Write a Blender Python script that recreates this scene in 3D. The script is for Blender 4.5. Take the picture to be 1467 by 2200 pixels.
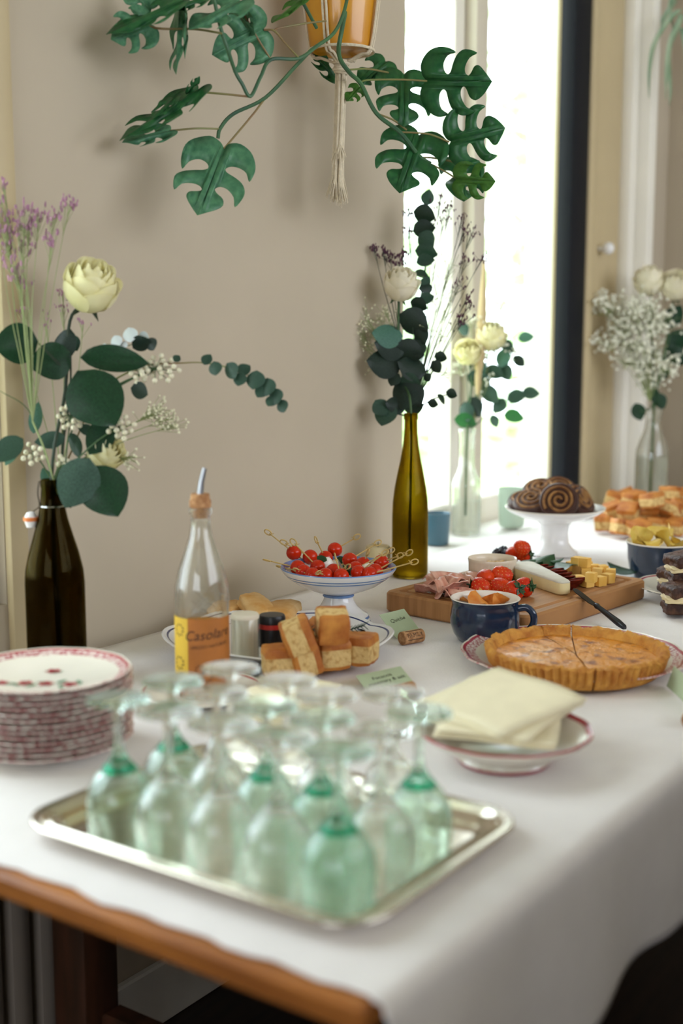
import bpy, math, random
from math import sin, cos, pi, radians, hypot
from mathutils import Vector, Matrix, noise
from mathutils.geometry import tessellate_polygon

random.seed(7)
scene = bpy.context.scene
for o in list(bpy.data.objects):
    bpy.data.objects.remove(o)
COL = scene.collection

# ------------------------------------------------------------------ camera
TZ = 0.75                      # height of the table top
FPX, PITCH, HC = 2700.0, radians(8.3), 0.527
CX, CY = -0.771, -0.5035       # camera foot, table corner is the origin
FA = Vector((0.819, 0.574)).normalized()
RA = Vector((FA.y, -FA.x))
cam_d = bpy.data.cameras.new('camera')
cam_d.sensor_fit = 'VERTICAL'
cam_d.sensor_height = 36.0
cam_d.sensor_width = 24.0
cam_d.lens = FPX / 2200 * 36.0
cam_d.clip_start = 0.02
cam_d.clip_end = 200
cam_d.dof.use_dof = True
cam_d.dof.focus_distance = 2.25
cam_d.dof.aperture_fstop = 2.15
cam = bpy.data.objects.new('camera', cam_d)
COL.objects.link(cam)
cam.location = (CX, CY, TZ + HC)
cam.rotation_euler = (pi / 2 - PITCH, 0, math.atan2(FA.y, FA.x) - pi / 2)
scene.camera = cam
CAM = Vector(cam.location)

# ------------------------------------------------------------------ world, view
world = bpy.data.worlds.new('sky')
scene.world = world
world.use_nodes = True
bg = world.node_tree.nodes['Background']
bg.inputs[0].default_value = (0.93, 0.985, 1.09, 1)
bg.inputs[1].default_value = 4.2
vs = scene.view_settings
vs.view_transform = 'Standard'
vs.look = 'None'
vs.gamma = 1.0
vs.use_curve_mapping = False
vs.exposure = 0.45
cy = scene.cycles
cy.use_denoising = True
cy.use_adaptive_sampling = True
cy.adaptive_threshold = 0.04
cy.max_bounces = 28
cy.diffuse_bounces = 4
cy.glossy_bounces = 6
cy.transmission_bounces = 26
cy.transparent_max_bounces = 32
cy.sample_clamp_indirect = 14.0
cy.blur_glossy = 0.4


def portal(name, loc, rot, sx, sy):
    l = bpy.data.lights.new(name, 'AREA')
    l.shape = 'RECTANGLE'
    l.size = sx
    l.size_y = sy
    l.cycles.is_portal = True
    o = bpy.data.objects.new(name, l)
    COL.objects.link(o)
    o.location = loc
    o.rotation_euler = rot


# daylight enters through three openings: the window beside the table, the one
# left of the frame in the same wall, and one in the wall behind the camera
WALL_Y, WALL_T = 1.03, 0.20
CEIL = 2.9
W1 = (1.66, 2.66, TZ - 0.02, 2.75)
W2 = (-0.60, 0.505, 0.85, 2.35)
W3 = (-2.2, 0.40, 1.15, 2.50)        # Y range, z range of the opening in the wall behind the camera
W4 = (-0.3, 3.1, 1.25, 2.85)         # X range, z range of the window band opposite
portal('daylight_window', ((W1[0] + W1[1]) / 2, WALL_Y + WALL_T + .06, (W1[2] + W1[3]) / 2), (-pi / 2, 0, 0), W1[1] - W1[0], W1[3] - W1[2])
portal('daylight_side_window', ((W2[0] + W2[1]) / 2, WALL_Y + WALL_T + .06, (W2[2] + W2[3]) / 2), (-pi / 2, 0, 0), W2[1] - W2[0], W2[3] - W2[2])
portal('daylight_rear_window', (-3.75, (W3[0] + W3[1]) / 2, (W3[2] + W3[3]) / 2), (0, -pi / 2, 0), W3[3] - W3[2], W3[1] - W3[0])
portal('daylight_high_window', ((W4[0] + W4[1]) / 2, -3.25, (W4[2] + W4[3]) / 2), (pi / 2, 0, 0), W4[1] - W4[0], W4[3] - W4[2])


# ------------------------------------------------------------------ helpers
def at(px, py, d):
    """world point at depth d along the ray through a photo pixel"""
    u = (px - 733.5) / FPX
    v = (py - 1100) / FPX
    X = u * d
    Y = d * (cos(PITCH) - v * sin(PITCH))
    Z = TZ + HC + d * (-sin(PITCH) - v * cos(PITCH))
    return Vector((CX + RA.x * X + FA.x * Y, CY + RA.y * X + FA.y * Y, Z))


def on(px, py, h=0.0):
    v = (py - 1100) / FPX
    t = (HC - h) / (sin(PITCH) + v * cos(PITCH))
    return at(px, py, t)


def at_y(px, py, Y):
    """point where the ray through a pixel meets the plane of that y"""
    k = (Y - CY) / (at(px, py, 1.0).y - CY)
    return at(px, py, k)


def lin(h):
    h = h.lstrip('#')
    out = []
    for i in (0, 2, 4):
        c = int(h[i:i + 2], 16) / 255
        out.append(c / 12.92 if c <= 0.04045 else ((c + 0.055) / 1.055) ** 2.4)
    return tuple(out)


MATS = {}


def mat(name, col, rough=0.5, var=0.0, scale=20.0, col2=None, bump=0.0, bscale=None, metal=0.0, spec=0.5,
        trans=0.0, ior=1.45, sss=0.0, coat=0.0, stretch=(1, 1, 1), lo=0.35, hi=0.65, sheen=0.0, detail=4.0, kind='noise'):
    m = bpy.data.materials.new(name)
    m.use_nodes = True
    nt = m.node_tree
    b = nt.nodes['Principled BSDF']
    c1 = lin(col)
    b.inputs['Base Color'].default_value = (*c1, 1)
    b.inputs['Roughness'].default_value = rough
    b.inputs['Metallic'].default_value = metal
    b.inputs['IOR'].default_value = ior
    b.inputs['Specular IOR Level'].default_value = spec
    b.inputs['Transmission Weight'].default_value = trans
    b.inputs['Coat Weight'].default_value = coat
    b.inputs['Coat Roughness'].default_value = 0.08
    if sss:
        b.inputs['Subsurface Weight'].default_value = sss
        b.inputs['Subsurface Radius'].default_value = (0.01, 0.005, 0.003)
    if sheen:
        b.inputs['Sheen Weight'].default_value = sheen
    if col2 or var or bump:
        tc = nt.nodes.new('ShaderNodeTexCoord')
        mp = nt.nodes.new('ShaderNodeMapping')
        mp.inputs['Scale'].default_value = stretch
        nt.links.new(tc.outputs['Object'], mp.inputs[0])
        if kind == 'noise':
            tx = nt.nodes.new('ShaderNodeTexNoise')
            tx.inputs['Detail'].default_value = detail
            fac = tx.outputs['Fac']
        else:
            tx = nt.nodes.new('ShaderNodeTexVoronoi')
            fac = tx.outputs['Distance']
        tx.inputs['Scale'].default_value = scale
        nt.links.new(mp.outputs[0], tx.inputs['Vector'])
        if col2 or var:
            rp = nt.nodes.new('ShaderNodeValToRGB')
            rp.color_ramp.elements[0].position = lo
            rp.color_ramp.elements[1].position = hi
            if col2:
                ca, cb = c1, lin(col2)
            else:
                ca = tuple(max(0, c * (1 - var)) for c in c1)
                cb = tuple(min(1, c * (1 + var)) for c in c1)
            rp.color_ramp.elements[0].color = (*ca, 1)
            rp.color_ramp.elements[1].color = (*cb, 1)
            nt.links.new(fac, rp.inputs[0])
            nt.links.new(rp.outputs[0], b.inputs['Base Color'])
        if bump:
            t2 = nt.nodes.new('ShaderNodeTexNoise')
            t2.inputs['Scale'].default_value = bscale or scale
            t2.inputs['Detail'].default_value = 5
            nt.links.new(mp.outputs[0], t2.inputs['Vector'])
            bp = nt.nodes.new('ShaderNodeBump')
            bp.inputs['Strength'].default_value = bump
            bp.inputs['Distance'].default_value = 0.004
            nt.links.new(t2.outputs['Fac'], bp.inputs['Height'])
            nt.links.new(bp.outputs[0], b.inputs['Normal'])
    MATS[name] = m
    return m


def glass(name, col='#ffffff', rough=0.0, ior=1.45, clear=0.25):
    """glass; part of the light passes straight on as through a thin wall"""
    m = bpy.data.materials.new(name)
    m.use_nodes = True
    nt = m.node_tree
    nt.nodes.remove(nt.nodes['Principled BSDF'])
    out = nt.nodes['Material Output']
    g = nt.nodes.new('ShaderNodeBsdfGlass')
    g.inputs['Color'].default_value = (*lin(col), 1)
    g.inputs['Roughness'].default_value = rough
    g.inputs['IOR'].default_value = ior
    t = nt.nodes.new('ShaderNodeBsdfTransparent')
    t.inputs['Color'].default_value = (*lin(col), 1)
    mx = nt.nodes.new('ShaderNodeMixShader')
    mx.inputs[0].default_value = clear
    nt.links.new(g.outputs[0], mx.inputs[1])
    nt.links.new(t.outputs[0], mx.inputs[2])
    nt.links.new(mx.outputs[0], out.inputs['Surface'])
    MATS[name] = m
    return m


def leafmat(name, col, col2=None, rough=0.4, tl=0.25, scale=30):
    m = mat(name, col, rough, var=0.18, col2=col2, scale=scale, spec=0.45)
    nt = m.node_tree
    b = nt.nodes['Principled BSDF']
    out = nt.nodes['Material Output']
    t = nt.nodes.new('ShaderNodeBsdfTranslucent')
    c = lin(col2 or col)
    t.inputs['Color'].default_value = (min(1, c[0] * 1.6), min(1, c[1] * 1.8), c[2] * 1.0, 1)
    mx = nt.nodes.new('ShaderNodeMixShader')
    mx.inputs[0].default_value = tl
    nt.links.new(b.outputs[0], mx.inputs[1])
    nt.links.new(t.outputs[0], mx.inputs[2])
    nt.links.new(mx.outputs[0], out.inputs['Surface'])
    return m


# ---- mesh builder
class MB:
    def __init__(self):
        self.v, self.f, self.m = [], [], []

    def add(self, verts, faces, mi=0):
        o = len(self.v)
        self.v += [tuple(p) for p in verts]
        self.f += [tuple(i + o for i in fc) for fc in faces]
        self.m += [mi] * len(faces)
        return self

    def lathe(self, prof, n=40, mi=None, mod=None, close=True, c=(0, 0, 0)):
        """prof: (r, z) list bottom to top along the surface; mi per segment; mod(theta, r, k)->(r, dz)"""
        vs, fs, ms = [], [], []
        idx = []
        for k, (r, z) in enumerate(prof):
            row = []
            if r < 1e-6:
                vs.append((c[0], c[1], c[2] + z))
                row = [len(vs) - 1] * n
            else:
                for j in range(n):
                    th = 2 * pi * j / n
                    rr, dz = (r, 0) if mod is None else mod(th, r, k)
                    vs.append((c[0] + rr * cos(th), c[1] + rr * sin(th), c[2] + z + dz))
                    row.append(len(vs) - 1)
            idx.append(row)
        o = len(self.v)
        for k in range(len(prof) - 1):
            for j in range(n):
                a, b = idx[k][j], idx[k][(j + 1) % n]
                d, e = idx[k + 1][j], idx[k + 1][(j + 1) % n]
                q = []
                for i in (a, b, e, d):
                    if i not in q:
                        q.append(i)
                if len(q) > 2:
                    fs.append(tuple(i + o for i in q))
                    ms.append(0 if mi is None else (mi if isinstance(mi, int) else mi[k]))
        self.v += vs
        self.f += fs
        self.m += ms
        return self

    def tube(self, pts, r, n=6, mi=0, cap=True):
        pts = [Vector(p) for p in pts]
        rs = r if isinstance(r, (list, tuple)) else [r] * len(pts)
        o = len(self.v)
        up = Vector((0, 0, 1))
        prev = None
        for i, p in enumerate(pts):
            d = (pts[min(i + 1, len(pts) - 1)] - pts[max(i - 1, 0)])
            if d.length < 1e-9:
                d = up.copy()
            d.normalize()
            if prev is None:
                a = d.cross(up)
                if a.length < 1e-3:
                    a = d.cross(Vector((1, 0, 0)))
            else:
                a = prev - d * prev.dot(d)
                if a.length < 1e-4:
                    a = d.cross(Vector((1, 0, 0)))
            a.normalize()
            prev = a
            b = d.cross(a)
            for j in range(n):
                th = 2 * pi * j / n
                q = p + (a * cos(th) + b * sin(th)) * rs[i]
                self.v.append(tuple(q))
        for i in range(len(pts) - 1):
            for j in range(n):
                a0 = o + i * n + j
                a1 = o + i * n + (j + 1) % n
                self.f.append((a0, a1, a1 + n, a0 + n))
                self.m.append(mi)
        if cap:
            self.f.append(tuple(o + j for j in reversed(range(n))))
            self.f.append(tuple(o + (len(pts) - 1) * n + j for j in range(n)))
            self.m += [mi, mi]
        return self

    def box(self, x0, x1, y0, y1, z0, z1, mi=0, bev=0.0):
        if bev <= 0:
            vs = [(x, y, z) for z in (z0, z1) for y in (y0, y1) for x in (x0, x1)]
            fs = [(0, 2, 3, 1), (4, 5, 7, 6), (0, 1, 5, 4), (2, 6, 7, 3), (0, 4, 6, 2), (1, 3, 7, 5)]
            return self.add(vs, fs, mi)
        b = min(bev, (x1 - x0) / 2.01, (y1 - y0) / 2.01, (z1 - z0) / 2.01)
        loops = []
        for z, ins in ((z0, b), (z0 + b, 0), (z1 - b, 0), (z1, b)):
            r = max(b - ins * 0.6, b * 0.3)
            l = []
            for (cx, cy_, a0) in ((x1 - ins - r, y1 - ins - r, 0), (x0 + ins + r, y1 - ins - r, 90), (x0 + ins + r, y0 + ins + r, 180), (x1 - ins - r, y0 + ins + r, 270)):
                for k in range(3):
                    a = radians(a0 + 45 * k)
                    l.append((cx + r * cos(a), cy_ + r * sin(a), z))
            loops.append(l)
        n = len(loops[0])
        vs = [p for l in loops for p in l]
        fs = [tuple(reversed(range(n)))]
        for k in range(3):
            for j in range(n):
                fs.append((k * n + j, k * n + (j + 1) % n, (k + 1) * n + (j + 1) % n, (k + 1) * n + j))
        fs.append(tuple(3 * n + j for j in range(n)))
        return self.add(vs, fs, mi)

    def sphere(self, c, r, nu=16, nv=10, mi=0, sc=(1, 1, 1), jit=0.0, js=8.0, seed=0):
        prof = []
        vs = []
        o = len(self.v)
        rows = []
        for i in range(nv + 1):
            ph = pi * i / nv
            row = []
            if i in (0, nv):
                d = Vector((0, 0, -cos(ph)))
                k = 1 + jit * noise.noise(d * js * 0.2 + Vector((seed, 0, 0)))
                vs.append((c[0], c[1], c[2] + d.z * r * sc[2] * k))
                row = [len(vs) - 1] * nu
            else:
                for j in range(nu):
                    th = 2 * pi * j / nu
                    d = Vector((sin(ph) * cos(th), sin(ph) * sin(th), -cos(ph)))
                    k = 1 + jit * noise.noise(d * js * 0.2 + Vector((seed, 0, 0)))
                    vs.append((c[0] + d.x * r * sc[0] * k, c[1] + d.y * r * sc[1] * k, c[2] + d.z * r * sc[2] * k))
                    row.append(len(vs) - 1)
            rows.append(row)
        self.v += vs
        for i in range(nv):
            for j in range(nu):
                q = []
                for t in (rows[i][j], rows[i][(j + 1) % nu], rows[i + 1][(j + 1) % nu], rows[i + 1][j]):
                    if t not in q:
                        q.append(t)
                if len(q) > 2:
                    self.f.append(tuple(o + t for t in q))
                    self.m.append(mi)
        return self

    def grid(self, fn, nu, nv, mi=0, flip=False):
        """fn(u, v) in 0..1"""
        vs = [fn(i / nu, j / nv) for j in range(nv + 1) for i in range(nu + 1)]
        fs = []
        for j in range(nv):
            for i in range(nu):
                a = j * (nu + 1) + i
                q = (a, a + 1, a + nu + 2, a + nu + 1)
                fs.append(tuple(reversed(q)) if flip else q)
        return self.add(vs, fs, mi)

    def mesh(self, name, mats, smooth=True, angle=40):
        me = bpy.data.meshes.new(name)
        me.from_pydata(self.v, [], self.f)
        mats = mats if isinstance(mats, (list, tuple)) else [mats]
        for mm in mats:
            me.materials.append(MATS[mm] if isinstance(mm, str) else mm)
        me.polygons.foreach_set('material_index', self.m)
        me.polygons.foreach_set('use_smooth', [smooth] * len(self.f))
        me.update()
        if smooth and angle < 180:
            me.set_sharp_from_angle(angle=radians(angle))
        return me


def link(name, me, parent=None, W=None, loc=None, rot=None, scl=None):
    o = bpy.data.objects.new(name, me)
    COL.objects.link(o)
    if W is not None:
        if parent is not None:
            P = parent.matrix_basis.copy()
            q = parent.parent
            while q is not None:
                P = q.matrix_basis @ P
                q = q.parent
            o.parent = parent
            o.matrix_basis = P.inverted() @ W
        else:
            o.matrix_basis = W
    else:
        o.parent = parent
        if loc is not None:
            o.location = loc
        if rot is not None:
            o.rotation_euler = rot
        if scl is not None:
            o.scale = (scl,) * 3 if isinstance(scl, (int, float)) else scl
    return o


LABELS = {}


def tag(o, label, cat, group=None, kind=None):
    o['label'] = label
    o['category'] = cat
    if group:
        o['group'] = group
    if kind:
        o['kind'] = kind
    return o


def thing(name, label, cat, loc=(0, 0, 0), rotz=0.0, group=None, rot=None):
    o = bpy.data.objects.new(name, None)
    COL.objects.link(o)
    o.empty_display_size = 0.02
    o.location = loc
    o.rotation_euler = rot if rot else (0, 0, rotz)
    return tag(o, label, cat, group)


def struct(name, mb, m, label=None, smooth=False):
    o = link(name, mb.mesh(name, m, smooth))
    o['kind'] = 'structure'
    if label:
        o['label'] = label
    return o


def smooth_path(pts, n=6):
    """Catmull-Rom through points"""
    P = [Vector(p) for p in pts]
    P = [P[0] * 2 - P[1]] + P + [P[-1] * 2 - P[-2]]
    out = []
    for i in range(1, len(P) - 2):
        for k in range(n):
            t = k / n
            a, b, c, d = P[i - 1], P[i], P[i + 1], P[i + 2]
            out.append(0.5 * ((2 * b) + (c - a) * t + (2 * a - 5 * b + 4 * c - d) * t * t + (3 * b - a - 3 * c + d) * t ** 3))
    out.append(P[-2])
    return out


def frame(base, tip, tilt=0.0, wref=None):
    """matrix with x from base to tip (unit = length), y across, z normal; tilt turns it about its rib"""
    base, tip = Vector(base), Vector(tip)
    x = tip - base
    L = x.length
    x = x / L
    ref = wref if wref is not None else (base - CAM).normalized()
    y = ref.cross(x)
    if y.length < 1e-4:
        y = Vector((0, 0, 1)).cross(x)
    y.normalize()
    z = x.cross(y)
    ct, st = cos(tilt), sin(tilt)
    y2 = y * ct + z * st
    z2 = z * ct - y * st
    M = Matrix(((x.x * L, y2.x * L, z2.x * L, base.x), (x.y * L, y2.y * L, z2.y * L, base.y), (x.z * L, y2.z * L, z2.z * L, base.z), (0, 0, 0, 1)))
    return M


def tri_poly(pts):
    return tessellate_polygon([[Vector((p[0], p[1], 0)) for p in pts]])


def text_mesh(body, size, extrude=0.0, shear=0.0, align='CENTER', space=1.0):
    c = bpy.data.curves.new('lettering', 'FONT')
    c.body = body
    c.size = size
    c.extrude = extrude
    c.shear = shear
    c.align_x = align
    c.space_character = space
    c.resolution_u = 3
    o = bpy.data.objects.new('lettering', c)
    COL.objects.link(o)
    dg = bpy.context.evaluated_depsgraph_get()
    me = bpy.data.meshes.new_from_object(o.evaluated_get(dg))
    bpy.data.objects.remove(o)
    return me


# ------------------------------------------------------------------ materials
mat('wall_paint', '#c0b39d', 0.9, var=0.03, scale=3, bump=0.05, bscale=60)
mat('mullion_paint', '#d8cfbc', 0.5)
mat('cream_paint', '#c2b08a', 0.55, var=0.03, scale=4)
mat('white_paint', '#ece7da', 0.5, var=0.02, scale=4)
mat('black_paint', '#10131a', 0.6, spec=0.25)
mat('ceiling_paint', '#d9d2c6', 0.9)
mat('shade_panel_brown', '#4b3a2d', 0.9, var=0.05, scale=2)
mat('floor_wood', '#2c1c13', 0.5, col2='#1c110b', scale=3, stretch=(1, 12, 1))
mat('sill_stone', '#e6e2da', 0.45, var=0.03, scale=9)
mat('cloth', '#eee9e6', 0.95, var=0.025, scale=14, bump=0.25, bscale=260, sheen=0.15)
mat('table_wood', '#b87430', 0.4, col2='#8a5020', scale=5, stretch=(14, 1, 8))
mat('dark_wood', '#4d2c1a', 0.55, col2='#35200f', scale=5, stretch=(6, 6, 1))
mat('radiator_paint', '#8d8276', 0.6)
mat('silver', '#dcd5c6', 0.16, metal=1.0, bump=0.03, bscale=60)
mat('steel', '#9b9da0', 0.28, metal=1.0)
mat('dark_steel', '#4a4c52', 0.3, metal=1.0)
mat('chrome', '#d0d2d4', 0.12, metal=1.0)
glass('clear_glass', '#fefffe', clear=0.2)
glass('green_glass', '#f6fdfa', clear=0.2)
glass('teal_glass', '#a6e4d4', clear=0.2)
glass('bottle_green', '#cdbd7a', clear=0.35, ior=1.3)
glass('bottle_dark', '#a89c72', clear=0.35, ior=1.3)
glass('window_glass', '#fbfffd', clear=0.92, ior=1.1)
glass('water', '#fcfffe', ior=1.2, clear=0.5)
glass('oil', '#f2c868', ior=1.2, clear=0.4)
mat('ceramic_cream', '#e9e2d2', 0.18, var=0.02, scale=8, coat=0.3)
mat('ceramic_white', '#eae8e6', 0.16, coat=0.3)
mat('ceramic_red', '#a8323e', 0.2, coat=0.3)
mat('ceramic_pink', '#b2686c', 0.25, coat=0.3, col2='#e6d5cb', scale=240, lo=.45, hi=.55)
mat('ceramic_blue', '#6f8fbe', 0.2, coat=0.3, var=0.15, scale=40)
mat('ceramic_navy_print', '#2b3768', 0.25)
mat('ceramic_green_print', '#5e8a6a', 0.25)
mat('ceramic_red_print', '#b8434a', 0.25)
mat('enamel_navy', '#1b2c44', 0.14, coat=0.5, var=0.2, scale=18)
mat('enamel_white', '#ece4d8', 0.2, coat=0.3)
mat('ramekin_glaze', '#e2d3bd', 0.3, coat=0.2)
mat('board_wood', '#b98552', 0.5, col2='#a06f40', scale=6, stretch=(1.2, 16, 1.2), lo=.3, hi=.7)
mat('tart_crust', '#dda048', 0.75, col2='#b06a26', scale=45, bump=0.9, bscale=170, lo=.35, hi=.7)
mat('tart_filling', '#e0922a', 0.35, col2='#8a4414', scale=42, bump=0.7, bscale=110, coat=0.2, lo=.52, hi=.68)
mat('focaccia_crust', '#a85f22', 0.55, col2='#cf8b3c', scale=30, bump=0.5, bscale=60, lo=.4, hi=.7)
mat('focaccia_crumb', '#b07c3a', 0.85, col2='#dcbb7c', scale=85, bump=1.0, bscale=110, lo=.30, hi=.52, detail=3)
mat('bread_crust', '#d39a50', 0.6, col2='#e6c288', scale=24, bump=0.3, bscale=60)
mat('bun_dough', '#a1743e', 0.6, col2='#70441f', scale=50, bump=0.4, bscale=90)
mat('bun_filling', '#4a2a1c', 0.5, col2='#3a1c14', scale=60, bump=0.5, bscale=90)
mat('bun_top', '#b08a58', 0.5, col2='#6a4a28', scale=60, bump=0.4)
mat('brownie', '#63402e', 0.6, col2='#341d15', scale=55, bump=1.0, bscale=90)
mat('cream_filling', '#e6d3a4', 0.6, bump=0.4, bscale=90)
mat('tomato', '#cf2e0c', 0.16, col2='#b92406', scale=9, spec=0.4)
mat('strawberry', '#c4200f', 0.25, col2='#dd4a1c', scale=7, spec=0.25, bump=0.3, bscale=160)
mat('seed', '#e0b458', 0.5)
mat('mozzarella', '#efece2', 0.35, coat=0.2)
leafmat('basil', '#2f5a34', '#1d4024', 0.35, 0.15)
mat('pick_wood', '#c4a768', 0.6, var=0.15, scale=60)
mat('ham', '#e0b09a', 0.4, col2='#c67f6a', scale=26, stretch=(1, 3, 1), coat=0.2)
mat('salami', '#5c160c', 0.6, col2='#8a3420', scale=90, spec=0.15)
mat('brie_rind', '#e9e6dc', 0.8, col2='#d3cdbd', scale=18, bump=0.3, bscale=60)
mat('brie_paste', '#e8d8a4', 0.4, var=0.05, scale=30)
mat('cheese', '#eab54e', 0.45, col2='#f0c871', scale=26)
mat('nut', '#d0ac72', 0.5, var=0.15, scale=50)
mat('blackberry', '#1a1626', 0.3, coat=0.3)
mat('veg_chip', '#cc6f20', 0.55, col2='#e09a48', scale=50, bump=0.3)
mat('potato_chip', '#e0c560', 0.5, col2='#d0a63a', scale=40, bump=0.2)
mat('cork', '#c89a6c', 0.85, col2='#9c6c44', scale=130, lo=.3, hi=.6, bump=0.3, bscale=160)
mat('ink', '#2a2620', 0.7)
mat('card_paper', '#b4c2a0', 0.85, var=0.03, scale=20)
mat('napkin_paper', '#f2e8c6', 0.9, var=0.03, scale=30, bump=0.15, bscale=120)
mat('label_yellow', '#d8b23a', 0.6)
mat('label_amber', '#a8662a', 0.5, var=0.08, scale=30)
mat('label_ink', '#3a2414', 0.6)
mat('salt_fill', '#e6dcc8', 0.8)
mat('pepper_fill', '#3a2e26', 0.9, col2='#5c4a3a', scale=160)
mat('black_plastic', '#15161a', 0.35)
mat('red_plastic', '#b42a22', 0.4)
mat('rubber_orange', '#d87b3c', 0.5)
mat('pot_glaze', '#d89a22', 0.28, col2='#c98518', scale=5, coat=0.4)
mat('cotton_cord', '#dccfb4', 0.95, var=0.08, scale=90, bump=0.5, bscale=300)
mat('soil', '#3a2a20', 0.95, var=0.3, scale=60)
leafmat('vine_leaf', '#3c7a44', '#2c623c', 0.32, 0.3, 12)
leafmat('vine_leaf_teal_lit', '#639a70', '#487c5c', 0.4, 0.22, 12)  # left leaves: front light put into a lighter teal green
leafmat('vine_leaf_young', '#5f9440', '#4a7c36', 0.35, 0.4, 12)
mat('vine_stem', '#4a7448', 0.5, col2='#2f5240', scale=14)
mat('petiole', '#7c8a4e', 0.5, col2='#8a6a4a', scale=10)
leafmat('dark_leaf', '#1b4228', '#12301c', 0.35, 0.12)
leafmat('euca_leaf', '#3c5a4a', '#2a4438', 0.5, 0.12)
leafmat('euca_dark', '#24382e', '#18281f', 0.45, 0.15)
leafmat('teal_leaf', '#5a8476', '#47705f', 0.5, 0.15)
mat('silver_petal', '#cfd8d8', 0.4, sss=0.1)
def petalmat(name, col, col2):
    m = leafmat(name, col, col2, 0.6, 0.3, 14)
    for nd in m.node_tree.nodes:
        if nd.type == 'BSDF_TRANSLUCENT':
            nd.inputs['Color'].default_value = (*lin(col2), 1)


petalmat('rose_petal', '#f6efb8', '#fbf6d0')
petalmat('rose_cream', '#fbf3d2', '#fdf8e6')
mat('flower_stem', '#4c6a40', 0.6, col2='#33502f', scale=18)
mat('dark_stem', '#2c3a2a', 0.6)
mat('pale_stem', '#8e9a66', 0.6)
mat('berry_white', '#e2dcc0', 0.4, sss=0.1)
mat('gyp_blossom', '#e0dcbc', 0.8)
mat('gyp_white', '#e8e6d4', 0.8)
mat('statice_pink', '#a67890', 0.8, var=0.2, scale=60)
mat('statice_dark', '#5a3448', 0.8, var=0.2, scale=60)
mat('plume', '#cbb488', 0.95, bump=0.5, bscale=120)
mat('cup_blue', '#3d6678', 0.3, coat=0.3)
mat('cup_green', '#b3c6b0', 0.4, coat=0.2)
mat('candle_wax', '#ddcda0', 0.5, sss=0.1)
mat('lawn', '#a9c07a', 0.95, col2='#c2cf9c', scale=1.5)
leafmat('hedge_leaf', '#a3b58e', '#8ea878', 0.7, 0.3, 3)
mat('bark', '#8c7a66', 0.9)
mat('house_render', '#e8e4dc', 0.9)
mat('pipe_brown', '#6e4a34', 0.45, metal=0.2)
mat('spider_leaf', '#a8b89a', 0.5, col2='#6f9070', scale=9, stretch=(1, 6, 1))
mat('brass', '#b59a6a', 0.3, metal=1.0)

# ------------------------------------------------------------------ the room
X0, X1, Y0 = -3.7, 3.25, -3.2
YW, YE = WALL_Y, WALL_Y + WALL_T
struct('floor', MB().box(X0, X1, Y0, YE, -0.05, 0.0), 'floor_wood', 'dark wooden floor below the table')
struct('ceiling', MB().box(X0, X1, Y0, YE, CEIL, CEIL + 0.1), 'ceiling_paint')
wb = MB()
xs = sorted([X0, W2[0], W2[1], W1[0], W1[1], X1])
for i in range(len(xs) - 1):
    a, b = xs[i], xs[i + 1]
    op = W2 if (a, b) == (W2[0], W2[1]) else W1 if (a, b) == (W1[0], W1[1]) else None
    if op is None:
        wb.box(a, b, YW, YE, 0, CEIL)
    else:
        wb.box(a, b, YW, YE, 0, op[2])
        wb.box(a, b, YW, YE, op[3], CEIL)
struct('wall_back', wb, 'wall_paint', 'plain warm beige wall behind the buffet table')
struct('wall_end', MB().box(X1, X1 + 0.1, Y0, YE, 0, CEIL), 'wall_paint', 'greyish beige wall at the far end of the table')
wr4 = MB().box(X0, W4[0], Y0 - .1, Y0, 0, CEIL).box(W4[1], X1, Y0 - .1, Y0, 0, CEIL)
wr4.box(W4[0], W4[1], Y0 - .1, Y0, 0, W4[2]).box(W4[0], W4[1], Y0 - .1, Y0, W4[3], CEIL)
struct('wall_right', wr4, 'wall_paint')
struct('shade_panel', MB().box(-.2, 2.7, -.66, -.58, 0, 1.08), 'shade_panel_brown')  # unseen dark blocker, added to shade the hanging cloth side
wf = MB()
wf.box(X0 - 0.1, X0, Y0, W3[0], 0, CEIL).box(X0 - 0.1, X0, W3[1], YE, 0, CEIL)
wf.box(X0 - 0.1, X0, W3[0], W3[1], 0, W3[2]).box(X0 - 0.1, X0, W3[0], W3[1], W3[3], CEIL)
struct('wall_front', wf, 'wall_paint')
struct('baseboard_back', MB().box(X0, X1, YW - 0.018, YW, 0, 0.12, bev=0.004), 'white_paint')

# window beside the table: frame, mullion, panes, sill
FY = 1.165
win = MB()
win.box(W1[0], W1[0] + 0.03, FY, FY + 0.06, W1[2], W1[3], bev=0.004)
win.box(W1[1] - 0.02, W1[1], FY - 0.03, FY + 0.06, W1[2], W1[3], bev=0.004)
win.box(W1[0], W1[1], FY, FY + 0.06, W1[2], W1[2] + 0.085, bev=0.006)
win.box(W1[0], W1[1], FY, FY + 0.06, W1[3] - 0.06, W1[3], bev=0.006)
w1 = struct('window_1', win, 'white_paint', 'bright garden window behind the flower bottles', True)
mx0, mx1 = 2.105, 2.225
link('mullion', MB().box(mx0, mx0 + 0.05, FY - 0.004, FY + 0.064, W1[2], W1[3], bev=0.006).mesh('mullion', 'white_paint'), w1)
link('mullion', MB().box(mx0 + 0.055, mx1, FY - 0.035, FY + 0.05, W1[2], W1[3], bev=0.006).mesh('mullion', 'mullion_paint'), w1)
link('pane', MB().box(W1[0] + 0.03, mx0, FY + 0.028, FY + 0.032, W1[2] + 0.08, W1[3] - 0.06).mesh('pane', 'window_glass', False), w1)
link('pane', MB().box(mx1, W1[1] - 0.02, FY + 0.028, FY + 0.032, W1[2] + 0.08, W1[3] - 0.06).mesh('pane', 'window_glass', False), w1)
link('window_sill', MB().box(W1[0], W1[1], YW - 0.025, FY, TZ - 0.035, TZ - 0.006, bev=0.006).mesh('sill', 'sill_stone'), w1)
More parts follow.
